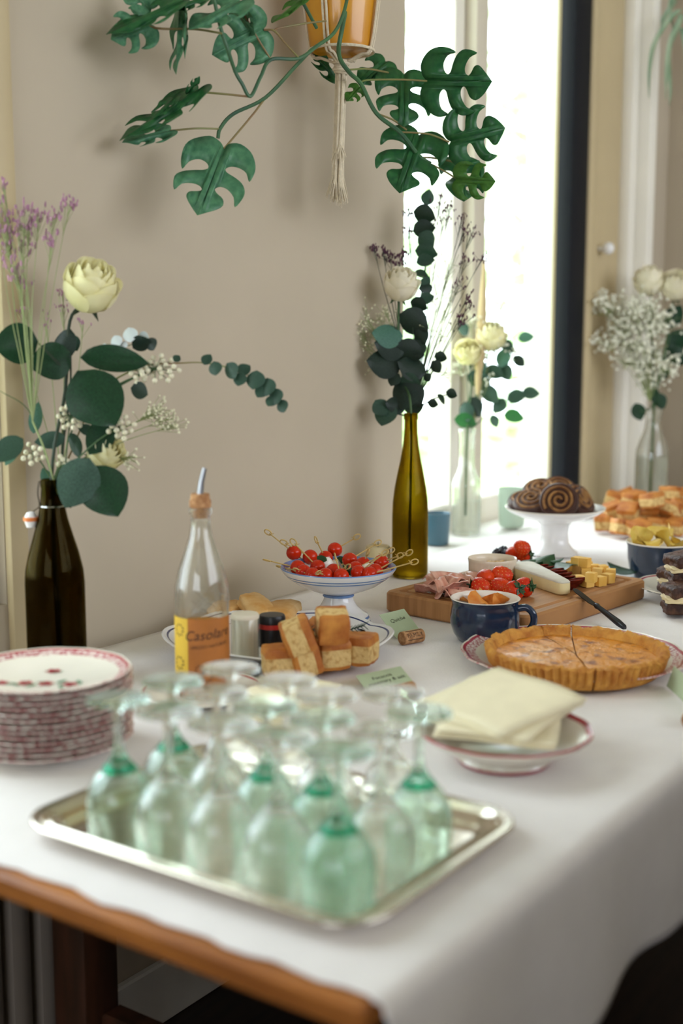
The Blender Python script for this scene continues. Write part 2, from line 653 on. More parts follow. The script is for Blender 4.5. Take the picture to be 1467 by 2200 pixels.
struct('trim_1', MB().box(2.468, 2.572, YW - 0.03, YW + 0.015, 0.0, CEIL - .001, bev=0.006), 'black_paint', 'tall black painted post right of the bright window', True)
cp = MB().box(2.577, 2.62, YW - 0.035, YW, 0, CEIL - .001, bev=0.006)
cp.box(2.62, 2.83, YW - 0.016, YW, 0, CEIL - .001, bev=0.003)
t2 = struct('trim_2', cp, 'cream_paint', 'cream door panel beside the black post', True)
link('molding', MB().box(2.83, 2.885, YW - 0.05, YW, 0, CEIL - .001, bev=0.015).box(2.885, 2.95, YW - 0.085, YW, 0, CEIL - .001, bev=0.02).mesh('molding', 'white_paint'), t2)
kp = at(1288, 541, 3.78)
link('knob', MB().sphere((2.69, YW - 0.045, kp.z), 0.018, mi=0).tube([(2.69, YW - 0.016, kp.z), (2.69, YW - 0.045, kp.z)], 0.007).mesh('knob', 'ceramic_white'), t2)

# window left of the frame
w2m = MB()
for (a, b, y0, y1) in ((W2[0], W2[0] + .05, YW + .02, YE), (W2[1] - .05, W2[1], YW + .02, YE), (-.15, -.10, YW + .06, YE)):
    w2m.box(a, b, y0, y1, W2[2], W2[3], bev=.004)
w2m.box(W2[0], W2[1], YW + .02, YE, W2[2], W2[2] + .05, bev=.004).box(W2[0], W2[1], YW + .02, YE, W2[3] - .05, W2[3], bev=.004)
w2 = struct('window_2', w2m, 'white_paint', 'white window frame at the left edge of the picture', True)
link('pane', MB().box(W2[0] + .05, -.15, YW + .12, YW + .124, W2[2] + .05, W2[3] - .05).mesh('pane', 'window_glass', False), w2)
link('pane', MB().box(-.10, W2[1] - .05, YW + .12, YW + .124, W2[2] + .05, W2[3] - .05).mesh('pane', 'window_glass', False), w2)
struct('trim_3', MB().box(W2[1], W2[1] + .036, YW - .016, YW, 0, CEIL - .001, bev=.004), 'cream_paint', 'cream casing strip at the left edge of the wall', True)
w3m = MB()
for y in (W3[0], (W3[0] + W3[1]) / 2 - .03, W3[1] - .06):
    w3m.box(X0 - .09, X0 - .03, y, y + .06, W3[2], W3[3])
w3m.box(X0 - .09, X0 - .03, W3[0], W3[1], W3[2], W3[2] + .06).box(X0 - .09, X0 - .03, W3[0], W3[1], W3[3] - .06, W3[3])
struct('window_3', w3m, 'white_paint')

# radiator under the left window
rad = thing('radiator', 'ribbed radiator in the shade under the table end', 'radiator', (.16, YW - .055, 0))
rm = MB().box(-.022, .022, -.035, .035, .12, .60, bev=.016).mesh('column', 'radiator_paint')
for k in range(13):
    link('column', rm, rad, loc=(-.34 + k * .056, 0, 0))
for fx in (-.31, .30):
    link('foot', MB().box(fx - .02, fx + .02, -.03, .03, 0, .13).mesh('foot', 'radiator_paint', False), rad)

# end wall: brown pipe with a clamp
pp = MB().tube([(X1 - .03, .745, .0), (X1 - .03, .745, CEIL)], .014, 10)
pipe = thing('heating_pipe', 'brown vertical pipe on the far right wall', 'pipe', (X1 - .03, .745, 0))
link('tube', MB().tube([(0, 0, 0), (0, 0, CEIL)], .014, 10).mesh('tube', 'pipe_brown'), pipe)
cz = at(1445, 232, 4.3).z
link('clamp', MB().box(-.02, .03, -.02, .05, cz - .014, cz + .014, bev=.004).mesh('clamp', 'pipe_brown'), pipe)

# ------------------------------------------------------------------ garden outside
GZ = -0.15
struct('ground', MB().box(-14, 18, YE + .02, 26, GZ - .1, GZ), 'lawn', 'sunlit lawn outside the window')


def blob_tree(name, label, cat, x, y, h, r, trunk, seed, n=260, grp=None):
    rnd = random.Random(seed)
    t = thing(name, label, cat, (x, y, GZ), group=grp)
    if trunk:
        link('trunk', MB().tube([(0, 0, 0), (.05, 0, h * .3), (0, .05, h * .75)], [.11, .08, .04], 8).mesh('trunk', 'bark'), t)
    mb = MB()
    for k in range(n):
        d = Vector((rnd.gauss(0, 1), rnd.gauss(0, 1), rnd.gauss(0, 1))).normalized() * (rnd.random() ** .4)
        c = Vector((d.x * r, d.y * r, h * (.62 if trunk else .5) + d.z * h * (.38 if trunk else .5)))
        a = rnd.random() * 6.28
        s = r * rnd.uniform(.10, .2)
        ax = Vector((cos(a), sin(a), rnd.uniform(-.5, .5))) * s
        ay = Vector((-sin(a) * .5, cos(a) * .5, rnd.uniform(-.6, .6))) * s
        mb.add([c - ax, c - ay * .6, c + ax, c + ay * .6], [(0, 1, 2, 3)])
    o = link('foliage', mb.mesh('foliage', 'hedge_leaf', False), t)
    o['kind'] = 'stuff'


for k, (x, y, h, r, tr) in enumerate(((6.6, 4.35, 2.2, .8, False), (9.0, 5.1, 4.4, 1.2, True), (8.6, 3.7, 1.6, .8, False), (12.5, 5.6, 5.5, 1.7, True), (15.0, 10.5, 4.0, 1.9, False))):
    blob_tree('garden_shrub' if not tr else 'garden_tree',
              ['pale shrub outside the left window pane', 'pale tree blurred outside behind the window mullion', 'low pale shrub outside behind the white pane', 'tall pale tree outside on the right of the window', 'broad pale shrub furthest back in the garden'][k],
              'tree' if tr else 'shrub', x, y, h, r, tr, 40 + k, grp='blurred garden plants outside')

# ------------------------------------------------------------------ table and cloth
TL, TW = 2.8, 1.0
tb = thing('buffet_table', 'long wooden buffet table with orange brown edge', 'table', (0, 0, 0))
link('tabletop', MB().box(-.006, TL, .012, TW - .005, TZ - .030, TZ - .003, bev=.005).mesh('tabletop', 'table_wood'), tb)
for (x, y) in ((.46, .08), (.43, .80), (TL - .4, .08), (TL - .4, .80)):
    link('leg', MB().box(x, x + .07, y, y + .07, 0, TZ - .030, bev=.006).mesh('leg', 'dark_wood'), tb)
link('apron', MB().box(.30, TL - .30, .10, .12, TZ - .11, TZ - .030).box(.30, TL - .30, .84, .86, TZ - .11, TZ - .030).box(.30, .32, .12, .84, TZ - .11, TZ - .030).mesh('apron', 'dark_wood', False), tb)
link('stretcher', MB().box(.46, .50, .15, .80, .20, .26, bev=.004).mesh('stretcher', 'dark_wood'), tb)

SEG = []
drop = .175
for k in range(15):
    SEG.append(('d', 1 - k / 14))
for k in range(1, 7):
    SEG.append(('r', k / 6))
for k in range(1, 41):
    SEG.append(('t', k / 40))
for k in range(1, 5):
    SEG.append(('b', k / 4))
R_ED = .020


def cloth_pt(u, si):
    kind, t = SEG[si]
    x = u * (TL + .02)
    hem = .008 + .006 * noise.noise(Vector((0, si * .33, 2))) + .0025 * sin(si * 1.9)
    x0 = hem
    if kind == 'd':
        x0 = hem + .004 * t
    x = x0 + u * (TL + .02 - x0)
    fold = .6 * noise.noise(Vector((x * 3.2, 1.3, 0))) + .5 * sin(x * 17 + 1.5 * sin(x * 4)) + .3 * noise.noise(Vector((x * 9, 4, 0)))
    L = drop + .014 * noise.noise(Vector((x * 5, 7, 0))) + .008 * sin(x * 21)
    if kind == 'd':
        z = TZ - R_ED - t * L
        y = -.004 - .002 * t - .014 * t * (fold + .5)
        y -= .02 * t * max(0, 1 - x / .25)
        if u == 0 or x < .2:
            x -= .02 * t * (1 - min(1, x / .2))
    elif kind == 'r':
        a = t * pi / 2
        y = -.004 + R_ED - R_ED * cos(a)
        z = TZ - R_ED + R_ED * sin(a)
    elif kind == 't':
        y = -.004 + R_ED + t * (TW - R_ED)
        z = TZ + .0006 * noise.noise(Vector((x * 9, y * 9, 0)))
    else:
        y = TW + .001 + .004 * t
        z = TZ - t * .10
    return (x, y, z)


NXC = 170
cm = MB()
vs = [cloth_pt((i / NXC) ** 1.35, s) for s in range(len(SEG)) for i in range(NXC + 1)]
fs = []
for s in range(len(SEG) - 1):
    for i in range(NXC):
        a = s * (NXC + 1) + i
        fs.append((a, a + 1, a + NXC + 2, a + NXC + 1))
cm.add(vs, fs)
cloth = link('tablecloth', cm.mesh('tablecloth', 'cloth', True, 180))
sm = cloth.modifiers.new('thick', 'SOLIDIFY')
sm.thickness = .0015
sm.offset = -1
tag(cloth, 'off white linen tablecloth hanging over the long table side', 'tablecloth')


# ------------------------------------------------------------------ tray and stemware
def rrect(hx, hy, r, n=6):
    out = []
    for (sx, sy, a0) in ((1, 1, 0), (-1, 1, 90), (-1, -1, 180), (1, -1, 270)):
        for k in range(n + 1):
            a = radians(a0 + 90 * k / n)
            out.append((sx * (hx - r) + r * cos(a), sy * (hy - r) + r * sin(a)))
    return out


tL, tR, tB = on(60, 1745, .018), on(1143, 1752, .018), on(745, 2003, .018)
TX0, TX1, TY0, TY1 = tB.x, tR.x, (tR.y + tB.y) / 2 - .006, tL.y
TRX, TRY, THX, THY = (TX0 + TX1) / 2, (TY0 + TY1) / 2, (TX1 - TX0) / 2, (TY1 - TY0) / 2
tray = thing('serving_tray', 'rectangular silver tray with ridged rim full of upturned glasses', 'tray', (TRX, TRY, TZ))
tl = [(.040, .0), (.030, .004), (.006, .014), (.0, .017), (.001, .0195), (.004, .020), (.008, .017), (.012, .0185), (.016, .0150), (.020, .0165), (.024, .0125), (.028, .0130), (.034, .0060), (.042, .0035)]
tm = MB()
loops = [rrect(THX - i, THY - i, max(.052 - i, .012)) for (i, z) in tl]
n = len(loops[0])
vs = [(p[0], p[1], tl[k][1]) for k, l in enumerate(loops) for p in l]
fs = [(k * n + j, k * n + (j + 1) % n, (k + 1) * n + (j + 1) % n, (k + 1) * n + j) for k in range(len(tl) - 1) for j in range(n)]
tm.add(vs, fs)
link('rim', tm.mesh('rim', 'silver', True, 60), tray)
fl = MB()
fl.add([(p[0], p[1], .0035) for p in loops[-1]], [tuple(range(n))])
fl.add([(p[0], p[1], .0) for p in loops[0]], [tuple(reversed(range(n)))])
link('tray_floor', fl.mesh('tray_floor', 'silver', False), tray)

GH = .156
GS = .93
g_out = [(.0, .0), (.033, .0), (.0335, .002), (.030, .0035), (.012, .006), (.0055, .010), (.0045, .020), (.0045, .050), (.006, .062), (.013, .075), (.024, .087), (.0325, .104), (.0352, .122), (.0345, .140), (.0325, GH)]
g_in = [(.0310, GH), (.0328, .140), (.0334, .122), (.0305, .106), (.0220, .091), (.0110, .080), (.0, .077)]


def glass_mesh(name, m, ribs, band=False):
    prof = g_out + g_in

    def mod(th, r, k):
        z = prof[k][1]
        if ribs and .070 < z < .150 and r > .008:
            return r * (1 + .05 * (abs(cos(ribs * th / 2)) - .6) * sin(pi * (z - .07) / .08)), 0
        return r, 0
    mb = MB().lathe(prof, 96 if ribs else 36, mod=mod)
    mb.v = [(x, -y, (GH - z) * GS) for (x, y, z) in mb.v]
    return mb.mesh(name, m, True, 70)


GM = {'clear': glass_mesh('goblet', 'clear_glass', 16), 'plain': glass_mesh('goblet', 'clear_glass', 0), 'green': glass_mesh('goblet', 'green_glass', 0), 'ribgreen': glass_mesh('goblet', 'green_glass', 12)}
band = MB()
bp = [(.0125, .0745), (.0142, .0752), (.0185, .0815), (.0180, .083), (.0125, .0745)]
band.lathe(bp, 32)
band.v = [(x, -y, (GH - z) * GS) for (x, y, z) in band.v]
bandm = band.mesh('collar', 'teal_glass', True, 70)
GL = [
    (258, 1502, 'green', 'green glass goblet upside down, leftmost on the tray beside the plates'),
    (398, 1468, 'green', 'green goblet upside down right of the leftmost one'),
    (494, 1434, 'plain', 'clear goblet upside down at the back of the tray below the salt jar'),
    (372, 1562, 'clear', 'clear round goblet upside down in front of the second green one'),
    (500, 1496, 'clear', 'clear ribbed goblet upside down behind the middle left glasses'),
    (622, 1462, 'plain', 'clear goblet upside down in the far row below the focaccia platter'),
    (590, 1532, 'ribgreen', 'green ribbed goblet upside down in the centre of the tray'),
    (728, 1492, 'clear', 'clear goblet upside down in the far row before the green card'),
    (838, 1502, 'plain', 'clear goblet upside down with shining foot near the napkins'),
    (480, 1600, 'clear', 'clear cut goblet upside down in the near row, third from the left'),
    (700, 1556, 'green', 'green goblet with bright white foot in the middle right of the tray'),
    (592, 1640, 'clear', 'clear cut goblet upside down in the near row before the green one'),
    (852, 1590, 'clear', 'clear ribbed goblet upside down at the right front row'),
    (710, 1650, 'ribgreen', 'teal ribbed goblet upside down, nearest to the front corner of the tray'),
    (984, 1538, 'green', 'green goblet upside down in the right corner of the tray before the napkins'),
]
gpos = []
for (px, py, kd, lb) in GL:
    p = on(px, py, GH * GS + .004)
    gpos.append([p.x, p.y])
for it in range(60):
    for i in range(len(gpos)):
        for j in range(i):
            dx, dy = gpos[i][0] - gpos[j][0], gpos[i][1] - gpos[j][1]
            d = hypot(dx, dy)
            if d < .0700:
                k = (.0700 - d) / 2 / max(d, 1e-6)
                gpos[i][0] += dx * k
                gpos[i][1] += dy * k
                gpos[j][0] -= dx * k
                gpos[j][1] -= dy * k
        gpos[i][0] = min(max(gpos[i][0], TRX - THX + .070), TRX + THX - .070)
        gpos[i][1] = min(max(gpos[i][1], TRY - THY + .070), TRY + THY - .070)
for (px, py, kd, lb), (x, y) in zip(GL, gpos):
    t = thing('goblet', lb, 'glass', (x, y, TZ + .0036), random.random() * 6, 'upturned goblets on the silver tray')
    link('cup', GM[kd], t)
    if kd in ('green', 'ribgreen'):
        link('collar', bandm, t)


# ------------------------------------------------------------------ plates
def plate_mesh(name, R, h, foot, mats, scal=0, se=.02, rimband=.018, thick=.004, n=72):
    ru = R - rimband * 2.0
    prof = [(0, .002), (foot - .004, .002), (foot - .003, 0), (foot, 0), (foot + .004, .003), (ru, h * .45), (R - .004, h - thick * .6),
            (R, h - .001), (R - .0015, h + .0008), (R - .004, h), (R - .004 - rimband * .25, h - .0015), (R - .004 - rimband, h - .006), (ru - .006, h * .45 + .002), (foot + .003, .0065), (0, .0055)]
    mi = [0, 0, 0, 0, 0, 0, 0, 2, 0, 1, 2, 0, 0, 0]

    def mod(th, r, k):
        if scal and r > ru:
            w = (r - ru) / (R - ru)
            s = abs(sin(scal * th / 2))
            return r * (1 + se * w * (s - .7)), .0
        return r, 0
    return MB().lathe(prof, n, mi, mod).mesh(name, mats, True, 50)


pm = plate_mesh('plate', .108, .019, .060, ['ceramic_cream', 'ceramic_red', 'ceramic_pink'], 12, .02, .012)


def print_petals(parts, name, mname, R=.012):
    mb = MB()
    for (x, y, z, ang, L, w) in parts:
        c, s = cos(ang), sin(ang)
        ring = [(0, 0), (.25, .5), (.6, .5), (1, 0), (.6, -.5), (.25, -.5)]
        mb.add([(x + c * a * L - s * b * w, y + s * a * L + c * b * w, z) for a, b in ring], [(0, 5, 4, 3, 2, 1)])
    return mb.mesh(name, mname, False)


sx, sy = on(103, 1608)[:2]
ords = ['top', 'second', 'third', 'fourth', 'fifth', 'sixth', 'seventh', 'eighth', 'ninth', 'tenth', 'eleventh', 'twelfth', 'thirteenth']
NPL = 13
for k in range(NPL):
    i = NPL - 1 - k
    nm = 'red rimmed cream plate on top of the stack, painted with red flowers' if i == 0 else ('lowest red rimmed plate resting on the cloth under the stack' if i == NPL - 1 else 'red rimmed cream plate, %s from the top of the stack' % ords[i])
    t = thing('dessert_plate', nm, 'plate', (sx + random.uniform(-.001, .001), sy + random.uniform(-.001, .001), TZ + .001 + k * .0070), random.random() * 6, 'stacked red rimmed plates')
    dsh = link('dish', pm, t)
    if i == 0:
        t.rotation_euler = (0, 0, 0)
        z = .0068
        red, grn = [], []
        for (cx, cy_) in ((-.015, -.018), (-.028, .005), (.030, .018), (.0, -.045), (-.045, .03)):
            for q in range(5):
                red.append((cx, cy_, z + .0002, q * 1.256 + cx * 40, .011, .008))
            grn.append((cx + .008, cy_ - .01, z, 1.0 + cx * 60, .02, .007))
            grn.append((cx - .008, cy_ + .008, z, 4.0 + cx * 60, .018, .006))
        for q in range(5):
            link('flower_print', print_petals(red[5 * q:5 * q + 5], 'flower_print', 'ceramic_red_print'), dsh)
        for q in grn:
            link('leaf_print', print_petals([q], 'leaf_print', 'ceramic_green_print'), dsh)

# small red-rimmed plate under the oil bottle
op_ = on(437, 1500)
t = thing('saucer', 'small red rimmed plate under the olive oil bottle', 'plate', (op_.x, op_.y, TZ + .001))
link('dish', plate_mesh('saucer', .090, .014, .05, ['ceramic_cream', 'ceramic_red', 'ceramic_cream'], 12, .02, .01), t)
SAU = .0062

# ------------------------------------------------------------------ bottles
def bottle_mesh(name, prof, th, m, n=40):
    inner = [(max(r - th, .0), z + (th if r < 1e-6 else 0)) for (r, z) in prof]
    inner = [(0 if prof[k][0] < 1e-6 else max(prof[k][0] - th, .002), max(prof[k][1], th * 1.6)) for k in range(len(prof))]
    p = prof + inner[::-1]
    return MB().lathe(p, n).mesh(name, m, True, 60)


# olive oil bottle
ob = thing('oil_bottle', 'clear olive oil bottle with cork pourer and amber label', 'bottle', (op_.x, op_.y, TZ + SAU + .001))
OBP = [(0, .0), (.036, .0), (.0385, .003), (.039, .01), (.039, .140), (.0375, .160), (.032, .184), (.024, .207), (.0165, .230), (.0140, .247), (.0140, .260), (.0165, .262), (.0165, .269), (.014, .270)]
link('body', bottle_mesh('body', OBP, .003, 'clear_glass'), ob)
link('olive_oil', MB().lathe([(0, .007), (.034, .007), (.0350, .010), (.0350, .105), (0, .105)], 36).mesh('olive_oil', 'oil', True, 50), ob)
link('cork', MB().lathe([(0, .256), (.0098, .256), (.0102, .269), (.0150, .271), (.0155, .280), (.0135, .283), (.0130, .290), (.0, .290)], 24).mesh('cork', 'cork', True, 40), ob)
sp = MB().tube([(0, 0, .288), (.002, -.001, .306), (.006, -.004, .326)], [.0048, .004, .0032], 10)
link('pouring_spout', sp.mesh('pouring_spout', 'steel'), ob)
# label wrapped round the front: angles measured in the table frame, camera side
va = math.atan2(CY - op_.y, CX - op_.x)


def wrap_patch(R, a0, a1, z0, z1, m, name, parent, n=16):
    mb = MB().grid(lambda u, v: (R * cos(a0 + (a1 - a0) * u), R * sin(a0 + (a1 - a0) * u), z0 + (z1 - z0) * v), n, 1)
    return link(name, mb.mesh(name, m, True, 180), parent)


def wrap_text(body, size, R, ac, z, m, name, parent, shear=0, slope=0.0, space=1.0):
    me = text_mesh(body, size, shear=shear, space=space)
    for v in me.vertices:
        x, y = v.co.x, v.co.y
        a = ac + x / R
        v.co = (R * cos(a), R * sin(a), z + y + slope * x)
    me.materials.clear()
    me.materials.append(MATS[m])
    return link(name, me, parent)


wrap_patch(.0394, va - 1.5, va - .55, .022, .118, 'label_yellow', 'label', ob)
wrap_patch(.0394, va - .55, va + 1.35, .022, .118, 'label_amber', 'label', ob)
wrap_text('Casolare', .020, .0397, va + .22, .089, 'label_ink', 'lettering', ob, .25, .08)
wrap_text('GREZZO NATURALE', .0062, .0397, va + .28, .077, 'label_ink', 'lettering', ob, 0, .08)
wrap_text('DOP', .009, .0397, va + .62, .052, 'label_ink', 'lettering', ob)
orn = MB()
for k in range(9):
    a = k * .7
    orn.add([(.008 * cos(a) * (1 - .06 * k), .008 * sin(a) * (1 - .06 * k), 0), (.010 * cos(a + .5), .010 * sin(a + .5), 0), (.008 * cos(a + .7), .008 * sin(a + .7), 0)], [(0, 1, 2)])
ov = []
for (da, zc, s) in ((-.95, .10, 1), (-.98, .052, 1.1), (-.85, .032, .9), (-.1, .045, .8), (.15, .035, .9)):
    m2 = MB()
    m2.add([(.0397 * cos(va + da + s * x / .0397), .0397 * sin(va + da + s * x / .0397), zc + s * y) for (x, y, z) in orn.v], orn.f)
    ov.append(m2)
om = MB()
for q in ov:
    om.add(q.v, q.f)
link('ornament_print', om.mesh('ornament_print', 'label_ink', False), ob)

# swing-top bottle on the left
gp = on(125, 1462)
gb = thing('swing_top_bottle', 'dark green swing top bottle behind the plate stack holding flowers', 'bottle', (gp.x, gp.y, TZ + .001))
GBP = [(0, 0), (.040, 0), (.0435, .004), (.044, .012), (.044, .150), (.0425, .170), (.037, .195), (.029, .222), (.0225, .245), (.0175, .270), (.0155, .292), (.0165, .297), (.0165, .304), (.0140, .306)]
link('body', bottle_mesh('body', GBP, .003, 'bottle_dark'), gb)
link('water', MB().lathe([(0, .006), (.039, .006), (.0405, .012), (.0405, .150), (.0375, .172), (0, .172)], 32).mesh('water', 'water', True, 50), gb)
wr = MB().tube([(.018 * cos(a * .5), .018 * sin(a * .5), .266) for a in range(13)], .0012, 5)
left = Vector((-RA.x, -RA.y, 0))
lp = left * .0185
wr.tube(smooth_path([lp + Vector((0, 0, .303)), lp * 1.15 + Vector((0, 0, .285)), lp * 1.05 + Vector((0, 0, .266)), lp * 1.5 + Vector((0, 0, .258)), lp * 1.7 + Vector((0, 0, .252))]), .0013, 5)
wr.tube([Vector((RA.x, RA.y, 0)) * .018 + Vector((0, 0, .266)), Vector((RA.x, RA.y, 0)) * .028 + Vector((0, 0, .264)), Vector((RA.x, RA.y, 0)) * .027 + Vector((0, 0, .268))], .0014, 5)
link('wire_bail', wr.mesh('wire_bail', 'chrome'), gb)
st = lp * 1.75 + Vector((0, 0, .246))
link('stopper', MB().lathe([(0, -.014), (.007, -.012), (.0095, -.004), (.0095, .004), (.006, .010), (0, .012)], 16).mesh('stopper', 'ceramic_white'), gb, loc=st)
link('gasket', MB().lathe([(.0075, -.003), (.0115, -.002), (.0115, .003), (.0075, .004)], 16).mesh('gasket', 'rubber_orange'), gb, loc=st)

# flute wine bottle
fp = on(880, 1239)
fb = thing('wine_bottle', 'tall olive green wine bottle behind the cutting board holding a rose', 'bottle', (fp.x, fp.y, TZ + .001))
FBP = [(0, 0), (.035, 0), (.0380, .004), (.0385, .012), (.0385, .130), (.0375, .160), (.0340, .190), (.0280, .222), (.0220, .250), (.0170, .280), (.0145, .305), (.0135, .330), (.0135, .336), (.0150, .337), (.0150, .349), (.0130, .350)]
link('body', bottle_mesh('body', FBP, .0026, 'bottle_green'), fb)
link('water', MB().lathe([(0, .006), (.034, .006), (.0355, .012), (.0355, .130), (.0345, .160), (.0310, .190), (.0252, .222), (0, .222)], 32).mesh('water', 'water', True, 50), fb)

# clear bottle vase by the window
vp = at_y(1001, 1100, YW + .062)
cv = thing('glass_vase', 'clear bottle vase of flowers on the window sill', 'vase', (vp.x, vp.y, TZ - .0055))
CVP = [(0, 0), (.034, 0), (.037, .004), (.0375, .012), (.0375, .125), (.036, .142), (.027, .160), (.021, .178), (.0195, .210), (.0200, .262), (.0225, .268), (.0225, .276), (.020, .278)]
link('body', bottle_mesh('body', CVP, .0028, 'clear_glass'), cv)
link('water', MB().lathe([(0, .006), (.033, .006), (.0343, .012), (.0343, .09), (0, .09)], 28).mesh('water', 'water', True, 50), cv)
rp_ = on(1396, 1100)
rv = thing('glass_vase', 'clear flared vase of white flowers behind the far focaccia plate', 'vase', (rp_.x, rp_.y, TZ + .001))
RVP = [(0, 0), (.042, 0), (.046, .004), (.047, .012), (.047, .15), (.045, .18), (.034, .215), (.024, .240), (.020, .262), (.024, .285), (.028, .298), (.026, .300)]
link('body', bottle_mesh('body', RVP, .003, 'clear_glass'), rv)
link('water', MB().lathe([(0, .006), (.042, .006), (.0437, .012), (.0437, .16), (0, .16)], 28).mesh('water', 'water', True, 50), rv)

# salt and pepper
p = on(527, 1442)
t = thing('salt_shaker', 'white salt jar with clear glass base beside the oil bottle', 'salt shaker', (p.x, p.y, TZ + .001))
link('jar', bottle_mesh('jar', [(0, 0), (.0195, 0), (.022, .003), (.022, .085), (.0205, .087)], .002, 'clear_glass', 28), t)
link('salt', MB().lathe([(0, .012), (.0195, .012), (.0196, .0835), (0, .0835)], 28).mesh('salt', 'salt_fill', True, 40), t)
link('lid', MB().lathe([(.0, .084), (.0222, .084), (.0225, .088), (.0205, .091), (0, .0915)], 28).mesh('lid', 'salt_fill', True, 40), t)
p = on(585, 1432)
t = thing('pepper_mill', 'small glass pepper mill with black lid and red band', 'pepper mill', (p.x, p.y, TZ + .001))
link('jar', bottle_mesh('jar', [(0, 0), (.019, 0), (.0205, .003), (.0205, .032), (.0195, .034)], .003, 'clear_glass', 28), t)
link('peppercorns', MB().lathe([(0, .006), (.0165, .006), (.0168, .016), (0, .018)], 24).mesh('peppercorns', 'pepper_fill'), t)
link('lid', MB().lathe([(0, .032), (.0212, .033), (.0215, .062), (.0214, .0625), (.0216, .0625), (.0216, .070), (.0214, .070), (.0214, .0705), (.021, .080), (.0195, .083), (0, .0835)], 28, [0, 0, 0, 1, 1, 1, 0, 0, 0, 0]).mesh('lid', ['black_plastic', 'red_plastic'], True, 40), t)
p = on(524, 1462)
t = thing('black_cap', 'black screw cap lying between oil bottle and pepper mill', 'cap', (p.x, p.y, TZ + .001))
link('shell', MB().lathe([(0, .0), (.021, .0), (.0225, .002), (.0225, .012), (.020, .014), (0, .0145)], 28, mod=lambda th, r, k: (r * (1 + .012 * cos(28 * th)), 0)).mesh('shell', 'black_plastic', True, 40), t)

# cups on the sill, cream candle
p = at_y(938, 1150, YW + .045)
t = thing('cup', 'slate blue cup on the window sill behind the wine bottle', 'cup', (p.x, p.y, TZ - .0055))
CUP = [(0, 0), (.026, 0), (.030, .003), (.034, .075), (.0345, .080), (.0325, .080), (.031, .074), (.027, .006), (0, .005)]
link('body', MB().lathe(CUP, 32).mesh('body', 'cup_blue', True, 40), t)
p = on(1102, 1132)
t = thing('cup', 'pale green cup on the window sill behind the bun stand', 'cup', (p.x, p.y + .005, TZ + .001))
link('body', MB().lathe([(r * 1.12, z * 1.3) for r, z in CUP], 32).mesh('body', 'cup_green', True, 40), t)
p = at_y(812, 1160, .962)
t = thing('candle', 'short cream candle by the wall behind the tomato bowl', 'candle', (p.x, p.y, TZ + .001))
link('wax', MB().lathe([(0, 0), (.026, 0), (.027, .003), (.027, .060), (.024, .064), (.006, .062), (0, .061)], 28).mesh('wax', 'candle_wax', True, 40), t)
link('wick', MB().tube([(0, 0, .060), (.001, 0, .072)], .001, 5).mesh('wick', 'ink'), t)

# ------------------------------------------------------------------ footed bowl with skewers
cp_ = on(727, 1338)
cb = thing('footed_bowl', 'white footed bowl with blue bands holding tomato skewers', 'bowl', (cp_.x, cp_.y, TZ + .001))
prof = [(0, .006), (.045, .004), (.050, 0), (.058, 0), (.0585, .007), (.056, .010), (.0545, .014), (.0535, .0155), (.046, .020), (.034, .030), (.027, .042), (.0255, .049), (.0285, .0495), (.0285, .0535), (.0265, .054), (.040, .058), (.070, .070), (.090, .084), (.0935, .0868), (.096, .0895), (.0985, .0920), (.1025, .0975), (.1045, .1015), (.1035, .1035), (.1005, .1025), (.095, .096), (.078, .083), (.050, .073), (0, .069)]
mi = [0, 0, 0, 1, 0, 1, 0, 0, 0, 0, 0, 1, 1, 1, 0, 0, 0, 1, 0, 1, 0, 0, 1, 1, 1, 0, 0, 0]
link('dish', MB().lathe(prof, 56, mi).mesh('dish', ['ceramic_white', 'ceramic_blue'], True, 40), cb)
tomm = MB().sphere((0, 0, 0), .0143, 20, 14, sc=(1, 1, .96)).mesh('tomato', 'tomato', True, 180)
mozm = MB().sphere((0, 0, 0), .012, 14, 10, jit=.12).mesh('mozzarella', 'mozzarella', True, 180)


def leaf_mesh(name, m, w=.5, curl=.12, cup=.15, point=1.0, n=8, th=0.0):
    mb = MB()

    def fn(u, v):
        a = sin(pi * u ** .85) ** .75 if point > 0 else sin(pi * u) ** .5
        if u > .8 and point > 0:
            a *= 1 - point * .12 * ((u - .8) / .2)
        y = (v - .5) * 2
        ww = w * .5 * a
        return (u, y * ww, cup * abs(y) ** 1.5 * ww - curl * u * u + .015 * sin(9 * u + 4 * y) * w)
    mb.grid(fn, n, 4)
    return mb.mesh(name, m, True, 180)


basm = leaf_mesh('basil_leaf', 'basil', .6, .2, .3)
SKW = [((307, 352), (90, 120), 'long pick reaching furthest up on the left'), ((458, 348), (240, 210), 'pick leaning left behind the second tomato'),
       ((527, 425), (325, 215), 'pick crossing in front of the second tomato'), ((688, 300), (866, 160), 'pick pointing up right from the rearmost tomato'),
       ((600, 340), (525, 195), 'short upright pick at the back of the bowl'), ((825, 358), (1060, 215), 'pick pointing right beside the white mozzarella'),
       ((880, 440), (1180, 285), 'pick with big loop in the right middle'), ((905, 478), (1125, 310), 'pick lying over the front right tomatoes'),
       ((1062, 462), (1350, 305), 'pick reaching over the right rim'), ((1118, 405), (1268, 325), 'pick at the tomato nearest the wine bottle'),
       ((1010, 490), (1395, 385), 'pick sticking out furthest right over the rim'), ((345, 440), (90, 370), 'pick sticking out furthest left over the rim'),
       ((395, 470), (205, 428), 'pick resting on the left rim'), ((478, 500), (360, 462), 'pick knot at the front left rim'),
       ((600, 502), (545, 480), 'pick knot at the front rim'), ((675, 462), (785, 428), 'pick with round loop in the bowl centre'),
       ((745, 508), (700, 355), 'pick standing up from the front tomato'), ((950, 400), (985, 312), 'dark knot at the back right of the bowl')]
